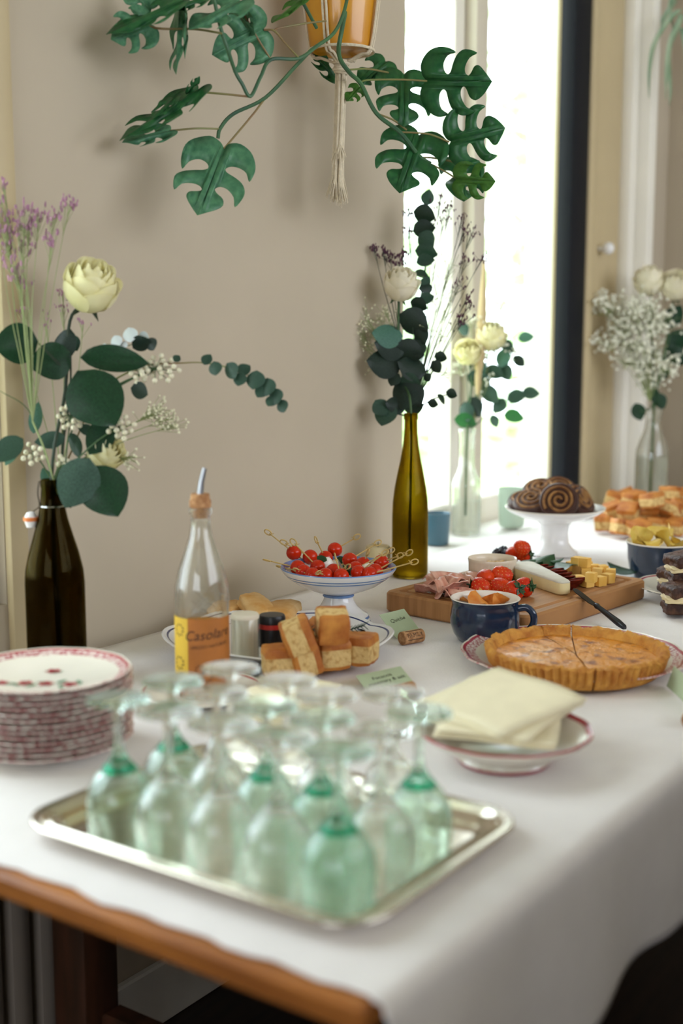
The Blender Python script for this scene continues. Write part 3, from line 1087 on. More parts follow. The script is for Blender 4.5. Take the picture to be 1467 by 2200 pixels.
for i, ((tx, ty), (kx, ky), lb) in enumerate(SKW):
    px, py = 560 + tx / 4.315, 1120 + ty / 4.315
    d = 2.375 - (ty - 290) / 220 * .15
    tp = at(px, py, d)
    r_ = (tp - Vector((cp_.x, cp_.y, tp.z))).length
    bot = TZ + .001 + (.069 + .0145 if r_ < .03 else .073 + .0145 + max(0, r_ - .05) * .45)
    tp.z = max(tp.z, bot)
    qx, qy = 560 + kx / 4.315, 1120 + ky / 4.315
    kd = d - .01 + random.uniform(-.02, .03)
    kp_ = at(qx, qy, kd)
    t = thing('tomato_skewer', 'cherry tomato skewer, ' + lb, 'skewer', tp, group='tomato skewers in the footed bowl')
    dv = (kp_ - tp)
    dirv = dv.normalized()
    link('tomato', tomm, t, rot=(random.uniform(-.5, .5), random.uniform(-.5, .5), random.random() * 6))
    pk_ = link('pick', MB().tube([-dirv * .018, dv], [.0014, .0013], 6).mesh('pick', 'pick_wood'), t)
    kn = MB()
    a1 = dirv.cross(Vector((0, 0, 1))).normalized()
    a2 = (Vector((random.uniform(-1, 1), random.uniform(-1, 1), random.uniform(0, 1))) + a1).cross(dirv).normalized()
    ring = [dv + dirv * .006 + (dirv * cos(a) * .0075 + a2 * sin(a) * .0046) for a in [k * 2 * pi / 14 for k in range(15)]]
    kn.tube(ring, .0013, 5, cap=False)
    kn.tube([dv - dirv * .003, dv + a1 * .0028, dv + dirv * .002, dv - a1 * .0028, dv - dirv * .003], .0011, 5)
    kn.tube([dv, dv - dirv * .004 + a2 * .006], [.001, .0005], 5)
    link('knot', kn.mesh('knot', 'pick_wood'), pk_)
    if i in (2, 5, 15):
        W = Matrix.Translation(at(*((560 + x / 4.315), (1120 + y / 4.315)), 2.30) if False else at(560 + {2: 610, 5: 690, 15: 985}[i] / 4.315, 1120 + {2: 390, 5: 410, 15: 445}[i] / 4.315, d + .012))
        link('mozzarella', mozm, t, W=W)
    if i in (2, 3, 5, 6, 7):
        c = {2: (560, 350), 3: (650, 335), 5: (745, 365), 6: (800, 430), 7: (830, 470)}[i]
        b0 = at(560 + (c[0] - 40) / 4.315, 1120 + (c[1] - 25) / 4.315, d + .01)
        b1 = at(560 + (c[0] + 60) / 4.315, 1120 + (c[1] + 25) / 4.315, d)
        link('basil_leaf', basm, t, W=frame(b0, b1, random.uniform(-.6, .6)))

# ------------------------------------------------------------------ blue patterned platter with focaccia
pc = on(598, 1402)
PLR = .188
pl = thing('platter', 'white scalloped platter with blue onion pattern under focaccia', 'platter', (pc.x, pc.y, TZ + .001), math.atan2(RA.y, RA.x))


def pmod(th, r, k):
    if r > .11:
        w = (r - .11) / .08
        return r * (1 + .035 * w * (abs(cos(3 * th)) - .6)), .008 * w * w * (abs(cos(3 * th)) - .3)
    return r, 0


prof = [(0, .003), (.098, .003), (.100, 0), (.105, 0), (.108, .004), (.150, .016), (.185, .028), (.188, .030), (.186, .032), (.180, .0295), (.177, .0283), (.150, .0195), (.112, .008), (0, .007)]
dish = MB().lathe(prof, 84, [0, 0, 0, 0, 0, 0, 0, 0, 0, 1, 0, 0, 0], pmod).mesh('dish', ['ceramic_white', 'ceramic_navy_print'], True, 50)
# keep the plate elongated a little, like an oval platter
po = link('dish', dish, pl, scl=(1.0, .86, 1))
for k in range(14):
    th = k * 2 * pi / 14
    c0 = (.152 * cos(th), .86 * .152 * sin(th))
    link('blue_motif', print_petals([(c0[0], c0[1], .0222, th + (q - 3) * .5, .018 + .004 * (q % 2), .006) for q in range(7)], 'blue_motif', 'ceramic_navy_print'), pl)


def rbox_mesh(name, sx, sy, sz, mats, rad=.25, jit=.06, seed=0, n=6, topz=.62, botz=None, split=None):
    """rounded, slightly lumpy block; top (and bottom) get the second material"""
    mb = MB()
    pts = {}
    for ax in range(3):
        for sg in (-1, 1):
            def fn(u, v, ax=ax, sg=sg):
                c = [0, 0, 0]
                c[ax] = sg
                c[(ax + 1) % 3] = (u * 2 - 1) * sg
                c[(ax + 2) % 3] = (v * 2 - 1)
                p = Vector(c)
                q = Vector([max(-1 + rad, min(1 - rad, t)) for t in p])
                d = p - q
                if d.length > 1e-6:
                    d = d.normalized() * rad
                p = q + d
                nn = noise.noise(p * 1.6 + Vector((seed * 3.1, 0, 0))) * jit + noise.noise(p * 5 + Vector((seed, 9, 0))) * jit * .4
                p = p * (1 + nn)
                return (p.x * sx / 2, p.y * sy / 2, p.z * sz / 2)
            mb.grid(fn, n, n)
    for i, fc in enumerate(mb.f):
        zc = sum(mb.v[j][2] for j in fc) / len(fc) / (sz / 2)
        if zc > topz or (botz is not None and zc < botz):
            mb.m[i] = 1
    me = mb.mesh(name, mats, True, 180)
    return me


foc = [rbox_mesh('focaccia', .052, .050, .046, ['focaccia_crumb', 'focaccia_crust'], .22, .07, s, 7, .55, -.72) for s in range(4)]


def hole_mesh(sx, sz, seed):
    rnd = random.Random(seed)
    mb = MB()
    return mb


def piece(name, me, label, cat, px, py, h, rz, grp, rx=0, ry=0, scl=1.0, part='crumb'):
    p = on(px, py, h)
    t = thing(name, label, cat, (p.x, p.y, TZ + h), group=grp, rot=(rx, ry, rz))
    link(part, me, t, scl=scl)
    return t


vz = math.atan2(FA.y, FA.x)
FG = 'focaccia squares on the blue platter'
piece('focaccia_square', foc[0], 'focaccia square showing its brown crust, beside the pepper mill', 'bread', 640, 1366, .072, vz + .1, FG, rx=1.2)
piece('focaccia_square', foc[1], 'pale focaccia block lying on its side on top of the pile', 'bread', 714, 1343, .086, vz + .2, FG, ry=1.35, scl=.95)
piece('focaccia_square', foc[2], 'focaccia square with holes in the crumb, in the middle front', 'bread', 712, 1402, .034, vz + .35, FG)
piece('focaccia_square', foc[3], 'focaccia square at the right end of the platter', 'bread', 772, 1393, .036, vz - .35, FG)
piece('focaccia_square', foc[0], 'focaccia square lying crust out below the pepper mill', 'bread', 648, 1415, .034, vz + .5, FG, rx=1.3)
piece('focaccia_square', foc[1], 'focaccia square hidden behind the front ones', 'bread', 690, 1365, .040, vz - .2, FG, rx=.2)
piece('focaccia_square', foc[2], 'focaccia square at the front left behind the glasses', 'bread', 600, 1420, .032, vz + .2, FG)
flat = [rbox_mesh('flatbread', .11, .06, .034, ['bread_crust', 'bread_crust'], .6, .16, 20 + s, 8) for s in range(3)]
FB = 'golden bread pieces at the back of the platter'
piece('bread_piece', flat[0], 'golden bread piece peeking out right of the oil bottle', 'bread', 493, 1312, .030, .2, FB, scl=.8)
piece('bread_piece', flat[1], 'golden puffed bread piece behind the salt jar', 'bread', 553, 1306, .040, 1.1, FB, ry=-.2, scl=.85)
piece('bread_piece', flat[2], 'long golden bread piece behind the pepper mill', 'bread', 603, 1316, .030, 0.4, FB)
rs = MB()
p0 = on(664, 1352, .062)
tw = thing('rosemary_sprig', 'dark rosemary sprig between the focaccia squares', 'herb', p0)
path = smooth_path([(0, 0, 0), (RA.x * .03, RA.y * .03, -.002), (RA.x * .06, RA.y * .06, -.001), (RA.x * .085, RA.y * .085, .006)], 5)
rs.tube(path, .0012, 5)
for q in path:
    for s in (-1, 1):
        rs.tube([q, q + Vector((RA.x * .008, RA.y * .008, s * .007))], [.0009, .0004], 4)
link('needles', rs.mesh('needles', 'dark_leaf'), tw)

# ------------------------------------------------------------------ cards and corks
def card(name, label, BL, BR, TL_, TR_, lines, size):
    BL, BR, TL_, TR_ = map(Vector, (BL, BR, TL_, TR_))
    x = (BR - BL)
    y = (TL_ - BL)
    w, h = x.length, y.length
    xn = x.normalized()
    nz = xn.cross(y).normalized()
    yn = nz.cross(xn)
    W = Matrix(((xn.x, yn.x, nz.x, BL.x), (xn.y, yn.y, nz.y, BL.y), (xn.z, yn.z, nz.z, BL.z), (0, 0, 0, 1)))
    t = thing(name, label, 'card')
    t.matrix_basis = W
    t.location = BL
    sh = y.dot(xn)
    hy = y.dot(yn)
    mb = MB()
    vs = [(0, 0, -.0003), (w, 0, -.0003), (w, hy, -.0003), (0, hy, -.0003), (0, 0, .0003), (w, 0, .0003), (w, hy, .0003), (0, hy, .0003)]
    vs = [(a + sh * b / hy * 1.0, b, c) for a, b, c in vs]
    mb.add(vs, [(0, 3, 2, 1), (4, 5, 6, 7), (0, 1, 5, 4), (1, 2, 6, 5), (2, 3, 7, 6), (3, 0, 4, 7)])
    pap = link('paper', mb.mesh('paper', 'card_paper', False), t)
    for k, ln in enumerate(lines):
        me = text_mesh(ln, size, shear=.3)
        me.materials.clear()
        me.materials.append(MATS['ink'])
        link('handwriting', me, pap, loc=(w * .5 + sh * .5, hy * (.60 - .24 * k), .0006), rot=(0, 0, .06))
    return t


def wine_cork(label, px, py, ang, text=None):
    p = on(px, py, .0115)
    t = thing('wine_cork', label, 'cork', (p.x, p.y, TZ + .0122), ang)
    cbody = link('cork_body', MB().lathe([(0, -.0215), (.0105, -.0215), (.0115, -.0205), (.0115, .0205), (.0105, .0215), (0, .0215)], 28).mesh('body', 'cork', True, 40), t, rot=(0, pi / 2, 0))
    if text:
        me = text_mesh(text, .0105, space=.95)
        for v in me.vertices:
            x, y = v.co.x, v.co.y
            a = radians(-58) + (y - .004) / .0118
            v.co = (x, .0118 * sin(a), .0118 * cos(a))
        me.materials.clear()
        me.materials.append(MATS['ink'])
        link('lettering', me, t)
        fr = MB()
        for z in (-.0085, .0085):
            a = radians(-58) + z / .0118
            fr.box(-.0165, .0165, .0117 * sin(a) - .0004, .0117 * sin(a) + .0004, .0117 * cos(a) - .0004, .0117 * cos(a) + .0004)
        link('printed_line', fr.mesh('printed_line', 'ink', False), t)
    return t


ca = math.atan2(RA.y, RA.x) + .62
c_ = wine_cork('lettered wine cork lying in front of the green card by the board', 884, 1369, ca, 'FAMILY')
card('place_card', 'pale green card behind the lettered cork near the cutting board', on(851, 1372, .002), on(905, 1358, .006), at(814, 1321, 2.185), at(871, 1307, 2.20), ['Quiche'], .011)
wine_cork('wine cork holding the card in front of the focaccia', 862, 1486, ca)
card('place_card', 'pale green card leaning before the focaccia platter', on(792, 1490, .002), on(890, 1468, .002), at(764, 1452, 1.875), at(848, 1416, 1.90), ['Focaccia', 'rosemary & salt'], .0115)
card('place_card', 'pale green card at the right edge before the tart', on(1432, 1474, .003), on(1510, 1545, .003), at(1448, 1431, 1.86), at(1530, 1500, 1.80), [], .012)
wine_cork('wine cork under the card at the right edge', 1488, 1540, ca + .5)

# ------------------------------------------------------------------ tart
tp_ = on(1230, 1428)
plt = thing('tart_plate', 'large red rimmed cream plate under the tart', 'plate', (tp_.x, tp_.y, TZ + .001))
link('dish', plate_mesh('dish', .177, .022, .105, ['ceramic_cream', 'ceramic_red', 'ceramic_pink'], 14, .018, .020, n=98), plt)
gp_ = [(.145 * cos(a) , .145 * sin(a), .0132, a + 1.2, .022, .008) for a in (1.9, 2.1, 2.3, 2.9)]
for q in gp_:
    link('leaf_print', print_petals([q], 'leaf_print', 'ceramic_green_print'), plt)
TC = on(1237, 1388, .043)
TC = Vector((TC.x, TC.y, TZ + .0078))
a_view = math.atan2(FA.y, FA.x)            # direction away from camera
cuts = [a_view + radians(14), a_view - radians(7), a_view + pi + .02]


def tart_slice(a0, a1, label, off):
    t = thing('tart_slice', label, 'tart', TC + off, group='slices of the cut tart')
    n = max(6, int((a1 - a0) / (2 * pi) * 420))
    R = .1345

    def flute(a):
        return .0065 * (abs(sin(a * 35)) ** .7 - .5)
    mb = MB()
    prof = [(-.012, 0, 0), (-.004, .012, 1), (0.001, .028, 1), (.003, .033, .8), (-.002, .0365, .3), (-.009, .034, .1), (-.014, .022, 0)]

    def fn(u, v):
        k = v * (len(prof) - 1)
        i = min(int(k), len(prof) - 2)
        f = k - i
        dr = prof[i][0] * (1 - f) + prof[i + 1][0] * f
        z = prof[i][1] * (1 - f) + prof[i + 1][1] * f
        fl = prof[i][2] * (1 - f) + prof[i + 1][2] * f
        a = a0 + (a1 - a0) * u
        r = R + dr + flute(a) * fl
        jit = noise.noise(Vector((cos(a) * 9, sin(a) * 9, v * 3)))
        z2 = z + (.0045 * jit + .002 * noise.noise(Vector((cos(a) * 40, sin(a) * 40, 3)))) * (1 if z > .03 else .3 if z > .02 else 0)
        r += .0012 * noise.noise(Vector((cos(a) * 60, sin(a) * 60, v * 9)))
        return (r * cos(a), r * sin(a), z2)
    mb.grid(fn, n, 6 * 2)
    # bottom and the two cut faces
    base = len(mb.v)
    arc = [(((R - .012) * cos(a0 + (a1 - a0) * i / n)), ((R - .012) * sin(a0 + (a1 - a0) * i / n)), 0) for i in range(n + 1)]
    mb.add([(0, 0, 0)] + arc, [(0, i + 2, i + 1) for i in range(n)])
    for a in (a0, a1):
        pts = [(0, 0)] + [(R + d, z) for d, z, _ in prof] + [(0, .0215)]
        q = [(r * cos(a), r * sin(a), z) for r, z in pts]
        fcs = tri_poly([(r, z) for r, z in pts])
        mb.add(q, [tuple(fc) if a == a0 else tuple(reversed(fc)) for fc in fcs])
    link('crust', mb.mesh('crust', 'tart_crust', True, 50), t)
    f2 = MB()

    def fn2(u, v):
        a = a0 + (a1 - a0) * u
        r = (R - .012) * v
        z = .0222 + .0016 * noise.noise(Vector((r * cos(a) * 40, r * sin(a) * 40, 0)))
        return (r * cos(a), r * sin(a), z)
    f2.grid(fn2, n, 14)
    fo = link('custard', f2.mesh('custard', 'tart_filling', True, 180), t)
    return t


def dv_(a, d):
    return Vector((cos(a) * d, sin(a) * d, 0))


am = (cuts[0] + cuts[1]) / 2
tart_slice(cuts[1], cuts[0], 'narrow cut tart slice at the back between the two halves', dv_(am, .003))
tart_slice(cuts[0], cuts[2], 'left half of the golden tart with fluted crust', dv_((cuts[0] + cuts[2]) / 2, .001))
tart_slice(cuts[2] - 2 * pi, cuts[1], 'right half of the golden tart with fluted crust', dv_((cuts[2] - 2 * pi + cuts[1]) / 2, .0015))

# ------------------------------------------------------------------ mug with vegetable crisps
mp_ = on(1041, 1376)
mg = thing('enamel_mug', 'round navy mug with white rim full of orange crisps', 'mug', (mp_.x, mp_.y, TZ + .001))
prof = [(0, .003), (.038, .002), (.041, 0), (.045, .001), (.054, .014), (.059, .030), (.0595, .042), (.0575, .056), (.0560, .064), (.0575, .069), (.0592, .0715), (.0595, .0735), (.0580, .0745), (.0555, .071), (.0535, .064), (.0560, .042), (.0510, .016), (.040, .006), (0, .005)]
mi = [0] * 10 + [0, 1, 2] + [1] * 5
link('body', MB().lathe(prof, 56, mi).mesh('body', ['enamel_navy', 'enamel_white', 'enamel_white'], True, 50), mg)
ha = math.atan2(RA.y, RA.x) - .25
hd = Vector((cos(ha), sin(ha), 0))
link('handle', MB().tube(smooth_path([hd * .055 + Vector((0, 0, .058)), hd * .070 + Vector((0, 0, .060)), hd * .081 + Vector((0, 0, .050)), hd * .082 + Vector((0, 0, .034)), hd * .072 + Vector((0, 0, .020)), hd * .055 + Vector((0, 0, .016))], 6), .0062, 10).mesh('handle', 'enamel_navy'), mg)


def crisp_mesh(name, m, r, seed, curl=.35):
    def fn(u, v):
        a = u * 2 * pi
        rr = r * v * (1 + .12 * sin(3 * a + seed))
        x, y = rr * cos(a), rr * sin(a)
        return (x, y, curl * (x * x - .6 * y * y) / r + .06 * r * sin(a * 5 + seed) * v)
    return MB().grid(fn, 18, 4).mesh(name, m, True, 180)


vch = [crisp_mesh('crisp', 'veg_chip', .020, s) for s in range(2)]
CR = [(1012, 1296, .058, 0.3, .2, 1.05, 'large orange carrot crisp at the left in the navy mug'), (1033, 1296, .062, .25, -.2, 1.3, 'wide orange crisp in the middle of the navy mug'), (1052, 1292, .060, 1.2, .4, .8, 'orange crisp standing edge up in the navy mug'), (1075, 1294, .060, .9, -.7, .85, 'orange crisp at the right in the navy mug'), (1062, 1298, .056, .2, .1, .8, 'pale crisp lying flat in the navy mug'), (1040, 1288, .054, .5, .6, 1.0, 'orange crisp behind the others in the navy mug')]
for k, (px, py, h, rx, ry, s, lb) in enumerate(CR):
    p = on(px, py, h)
    t = thing('vegetable_crisp', lb, 'crisp', (p.x, p.y, TZ + h), group='orange crisps in the navy mug', rot=(rx, ry, k))
    link('slice', vch[k % 2], t, scl=s)

# ------------------------------------------------------------------ cutting board
BA = radians(-6)
bFL, bF, bR = on(842, 1308), on(1128, 1382), on(1378, 1284)
E_ = Vector((cos(BA), sin(BA), 0))
N_ = Vector((-sin(BA), cos(BA), 0))
us = [v.dot(E_) for v in (bFL, bF, bR)]
vs_ = [v.dot(N_) for v in (bFL, bF, bR)]
u0 = (us[0] + us[1]) / 2
u1 = us[2]
v0 = (vs_[1] + vs_[2]) / 2
v1 = vs_[0]
bc = E_ * ((u0 + u1) / 2) + N_ * ((v0 + v1) / 2)
BL_, BW_, BT = u1 - u0, v1 - v0, .038
bd = thing('cutting_board', 'thick wooden cutting board with juice groove and party food', 'cutting board', (bc.x, bc.y, TZ + .001), BA)
hx, hy = BL_ / 2, BW_ / 2
bl = [(.004, 0), (0, .004), (0, BT - .004), (.004, BT), (.020, BT), (.0225, BT - .005), (.0295, BT - .005), (.032, BT)]
lo = [rrect(hx - i, hy - i, max(.02 - i, .008), 4) for i, z in bl]
n = len(lo[0])
bm_ = MB()
bm_.add([(q[0], q[1], bl[k][1]) for k, l in enumerate(lo) for q in l], [(k * n + j, k * n + (j + 1) % n, (k + 1) * n + (j + 1) % n, (k + 1) * n + j) for k in range(len(bl) - 1) for j in range(n)])
bm_.add([(q[0], q[1], BT) for q in lo[-1]], [tuple(range(n))])
bm_.add([(q[0], q[1], 0) for q in lo[0]], [tuple(reversed(range(n)))])
link('slab', bm_.mesh('slab', 'board_wood', True, 30), bd)
BH = BT + .0015

# ramekin of nuts
p = on(1057, 1240, BH)
rk = thing('ramekin', 'cream ribbed ramekin of nuts on the cutting board', 'ramekin', (p.x, p.y, TZ + BH))
prof = [(0, .002), (.041, .001), (.043, 0), (.046, .003), (.0465, .028), (.0475, .033), (.0485, .037), (.0475, .0395), (.0455, .038), (.0435, .030), (.0425, .008), (0, .006)]
link('dish', MB().lathe(prof, 120, mod=lambda th, r, k: (r * (1 + (.012 * cos(40 * th) if k in (3, 4) else 0)), 0)).mesh('dish', 'ramekin_glaze', True, 50), rk)
nm = MB().sphere((0, 0, 0), .0065, 10, 8, sc=(1.25, .9, .8), jit=.2).mesh('nut', 'nut', True, 180)
rn = random.Random(5)
for k in range(22):
    a, r_ = k * 2.4, .035 * math.sqrt((k + .5) / 22)
    z = TZ + BH + .0215 + rn.uniform(0, .005)
    wn = 'near the rim' if r_ > .026 else 'in the middle'
    o = link('peanut', nm, loc=(p.x + r_ * cos(a), p.y + r_ * sin(a), z), rot=(rn.random(), rn.random(), rn.random() * 6))
    tag(o, 'small tan peanut in the cream ramekin', 'nut', 'peanuts in the ramekin')
fillm = MB().lathe([(0, .006), (.042, .008), (.0432, .018), (0, .0195)], 30).mesh('nut_layer', 'nut')
o = link('nut_layer', fillm, loc=(p.x, p.y, TZ + BH))
tag(o, 'layer of tan peanuts filling the ramekin below the top ones', 'nuts', kind='stuff')

# ham
hp = [(930, 1262), (955, 1255), (985, 1248), (1005, 1262), (960, 1272), (990, 1275), (940, 1245), (1012, 1243), (972, 1240)]
HL = ['at the left end of the ham pile', 'left of the middle of the ham pile', 'in the middle of the ham pile', 'at the right end of the ham pile by the strawberries', 'at the front of the ham pile', 'at the front right of the ham pile', 'at the back left of the ham pile', 'at the back right of the ham pile by the ramekin', 'on top of the ham pile']
for k, (px, py) in enumerate(hp):
    h = BH + .010 + (.012 if k in (1, 2, 8) else 0)
    p = on(px, py, h)
    t = thing('ham_slice', 'folded pink ham slice ' + HL[k], 'ham', (p.x, p.y, TZ + h), k * 1.3, 'folded ham slices on the board')

    def fn(u, v, k=k):
        a = u * 2.6 * pi
        w = .026 + .006 * sin(k)
        x = (u - .5) * w * 2.0
        return (x, (v - .5) * .05 * (1 + .3 * sin(5 * u + k)), .0085 * sin(a + v * 1.5 + k) + .004 * noise.noise(Vector((u * 4, v * 4, k))))
    o = link('slice', MB().grid(fn, 22, 8).mesh('slice', 'ham', True, 180), t)
    m_ = o.modifiers.new('thick', 'SOLIDIFY')
    m_.thickness = .0015

# strawberries
sb_prof = [(0, -.022), (.006, -.0205), (.0125, -.014), (.0165, -.004), (.0175, .004), (.0150, .011), (.009, .0145), (0, .015)]
sbm = MB().lathe(sb_prof, 24, 0)
rs_ = random.Random(3)
for k in range(70):
    z = -.018 + .028 * (k + .5) / 70
    r_ = 0
    for q in range(len(sb_prof) - 1):
        if sb_prof[q][1] <= z <= sb_prof[q + 1][1]:
            f = (z - sb_prof[q][1]) / (sb_prof[q + 1][1] - sb_prof[q][1])
            r_ = sb_prof[q][0] * (1 - f) + sb_prof[q + 1][0] * f
    a = k * 2.39996
    c = Vector((r_ * cos(a), r_ * sin(a), z))
    t1 = Vector((-sin(a), cos(a), 0)) * .0007
    n_ = Vector((cos(a), sin(a), 0)) * .0005
    sbm.add([c - t1 + n_, c + Vector((0, 0, -.0012)) + n_, c + t1 + n_, c + Vector((0, 0, .0012)) + n_], [(0, 1, 2, 3)], 1)
sbm = sbm.mesh('fruit', ['strawberry', 'seed'], True, 60)
cal = MB()
for k in range(8):
    a = k * 2 * pi / 8
    d = Vector((cos(a), sin(a), 0))
    s = Vector((-sin(a), cos(a), 0))
    cal.add([Vector((0, 0, .0158)), d * .007 + s * .0045 + Vector((0, 0, .0165)), d * .016 + Vector((0, 0, .0125 + .006 * sin(k * 2.1))), d * .007 - s * .0045 + Vector((0, 0, .0165))], [(0, 3, 2, 1)])
cal.tube([(0, 0, .015), (.002, 0, .024)], [.0018, .0012], 5)
calm = cal.mesh('calyx', 'basil', True, 40)
SG = 'strawberries on the cutting board'
SB = [(1044, 1243, .026, (1.9, .4, 2.2), 'strawberry behind the left ones next to the ham'), (1031, 1262, .017, (1.4, -.3, 3.4), 'leftmost strawberry on the board, leaves to the left'),
      (1080, 1238, .030, (2.3, .3, 1.0), 'strawberry on top of the middle of the pile by the ramekin'), (1074, 1262, .018, (1.8, .3, 2.9), 'strawberry in the middle of the front pile'),
      (1103, 1270, .017, (.9, .6, 5.6), 'nearest strawberry with its green leaves facing forward'), (1124, 1262, .018, (1.3, -.5, .2), 'rightmost strawberry of the front pile beside the brie'),
      (1102, 1190, .018, (1.9, .2, 2.0), 'left strawberry of the rear pair on the board'), (1122, 1178, .036, (2.2, .2, 1.0), 'upper strawberry of the rear pile on the board'), (1127, 1192, .018, (1.6, .5, .1), 'rear strawberry with leaves to the right')]
for k, (px, py, h, rt, lb) in enumerate(SB):
    p = on(px, py, BT + h)
    t = thing('strawberry', lb, 'strawberry', (p.x, p.y, TZ + BT + h), group=SG, rot=rt)
    link('fruit', sbm, t, scl=1.08 if k < 6 else .95)
    link('calyx', calm, t, scl=1.08 if k < 6 else .95)
bbm = MB()
for k in range(30):
    z = 1 - 2 * (k + .5) / 30
    a = k * 2.4
    rr = math.sqrt(1 - z * z)
    bbm.sphere((.0085 * rr * cos(a), .0085 * rr * sin(a), .010 * z), .0036, 8, 6)
bbm = bbm.mesh('drupelets', 'blackberry', True, 180)
for k, (px, py, lb) in enumerate(((1068, 1190, 'left blackberry behind the ramekin'), (1080, 1184, 'middle blackberry behind the ramekin'), (1090, 1191, 'right blackberry next to the rear strawberries'))):
    p = on(px, py, BT + .0145)
    t = thing('blackberry', lb, 'blackberry', (p.x, p.y, TZ + BT + .0145), group='blackberries on the board', rot=(k, .5, k))
    link('drupelets', bbm, t)

# brie
b0, b1 = on(1118, 1237, BH), on(1205, 1275, BH)
ba = math.atan2(b1.y - b0.y, b1.x - b0.x)
bl_ = (b1 - b0).length + .035
br = thing('brie_wedge', 'white rinded brie wedge beside the strawberries', 'cheese', ((b0.x + b1.x) / 2, (b0.y + b1.y) / 2, TZ + BH), ba)
outl = [(-bl_ / 2, -.026), (-bl_ / 2 + .012, -.031), (0, -.023), (bl_ / 2 - .006, -.012), (bl_ / 2, -.006), (bl_ / 2, .006), (bl_ / 2 - .006, .012), (0, .022), (-bl_ / 2 + .012, .030), (-bl_ / 2, .024)]


def extr(outl, layers, mis):
    mb = MB()
    n = len(outl)
    for k, (s, z) in enumerate(layers):
        mb.v += [(x * s, y * s, z) for x, y in outl]
    for k in range(len(layers) - 1):
        for j in range(n):
            mb.f.append((k * n + j, k * n + (j + 1) % n, (k + 1) * n + (j + 1) % n, (k + 1) * n + j))
            mb.m.append(mis[k])
    mb.f.append(tuple(reversed(range(n))))
    mb.m.append(mis[0])
    mb.f.append(tuple((len(layers) - 1) * n + j for j in range(n)))
    mb.m.append(mis[-1])
    return mb


link('paste', extr(outl, [(.95, .0), (1, .003), (1.01, .012), (1, .0225)], [0, 0, 0]).mesh('paste', 'brie_paste', True, 50), br)
link('rind', extr(outl, [(1.0, .0222), (1.005, .024), (.95, .0265)], [0, 0]).mesh('rind', 'brie_rind', True, 50), br)

# salami
slm = MB().lathe([(0, -.0014), (.0185, -.0014), (.0200, 0), (.0185, .0014), (0, .0014)], 26, mod=lambda th, r, k: (r * (1 + .03 * sin(3 * th)), .002 * cos(2 * th) * (r / .02) ** 2)).mesh('slice', 'salami', True, 40)
SL = [(1122, 1221), (1140, 1219), (1158, 1224), (1170, 1226), (1178, 1233), (1190, 1231), (1198, 1238), (1208, 1241), (1214, 1248), (1222, 1252), (1232, 1258), (1240, 1252)]
for k, (px, py) in enumerate(SL):
    h = BT + .012
    p = on(px, py, h)
    lb = ['first salami slice at the ramekin end of the row'] + ['%s salami slice of the overlapping row from the ramekin' % w for w in ('second', 'third', 'fourth', 'fifth', 'sixth', 'seventh', 'eighth', 'ninth', 'tenth', 'eleventh')] + ['last salami slice next to the knife tip']
    rd = Vector((cos(ba), sin(ba), 0))
    nv = Vector((0, 0, .75 + .1 * sin(k * 3))) - rd * .75 - Vector((FA.x, FA.y, 0)) * (.25 + .12 * sin(k * 5))
    t = thing('salami_slice', lb[k], 'salami', (p.x, p.y, TZ + h + .003), group='overlapping salami slices', rot=nv.to_track_quat('Z', 'Y').to_euler())
    link('slice', slm, t)

# basil on the board
for k, (a, b, tl_, lb) in enumerate((((1118, 1212), (1150, 1206), .3, 'dark basil leaf beside the rear strawberries'), ((1150, 1213), (1188, 1198), .2, 'shiny basil leaf above the salami row'), ((1180, 1205), (1212, 1202), -.4, 'basil leaf in the middle behind the salami'), ((1195, 1208), (1232, 1222), .2, 'large basil leaf next to the cheese cubes'), ((1130, 1205), (1165, 1212), -.6, 'basil leaf under the strawberry leaves'))):
    A = on(a[0], a[1], BT + .024)
    B = on(b[0], b[1], BT + .026)
    L = (B - A).length
    t = thing('basil_leaf', lb, 'basil', A, group='basil leaves on the board')
    o = link('blade', leaf_mesh('blade', 'basil', .62, .1, .45), t, W=frame(A, B, tl_, Vector((0, 0, -1)) + (A - CAM).normalized() * .5))

# cheese cubes
chm = [rbox_mesh('cube', .021, .019, .019, ['cheese', 'cheese'], .18, .05, s, 4) for s in range(3)]
CC = [(1228, 1216, 0), (1245, 1211, 0), (1240, 1224, 0), (1262, 1216, 0), (1258, 1230, 0), (1276, 1222, 0), (1294, 1224, 0), (1242, 1246, 0), (1262, 1250, 0), (1288, 1248, 0), (1306, 1242, 0), (1240, 1206, 1), (1256, 1208, 1), (1270, 1240, 1), (1284, 1230, 0), (1312, 1232, 0)]
CLB = ['at the back left of the pile beside the basil', 'in the back row of the pile', 'behind the salami end', 'in the back row towards the bowl', 'in the middle of the pile', 'right of the middle of the pile', 'at the rear right of the pile', 'small and pale beside the salami', 'nearest to the front of the board', 'second at the front of the pile', 'at the front right of the pile', 'on top at the left of the pile', 'on top in the middle of the back row', 'on top at the front of the pile', 'in the gap right of the middle', 'furthest right at the board edge']
for k, (px, py, up) in enumerate(CC):
    h = BT + .0115 + up * .019
    p = on(px, py, h)
    t = thing('cheese_cube', 'yellow cheese cube ' + CLB[k], 'cheese', (p.x, p.y, TZ + h), k * 1.7, 'yellow cheese cubes on the board')
    link('block', chm[k % 3], t)

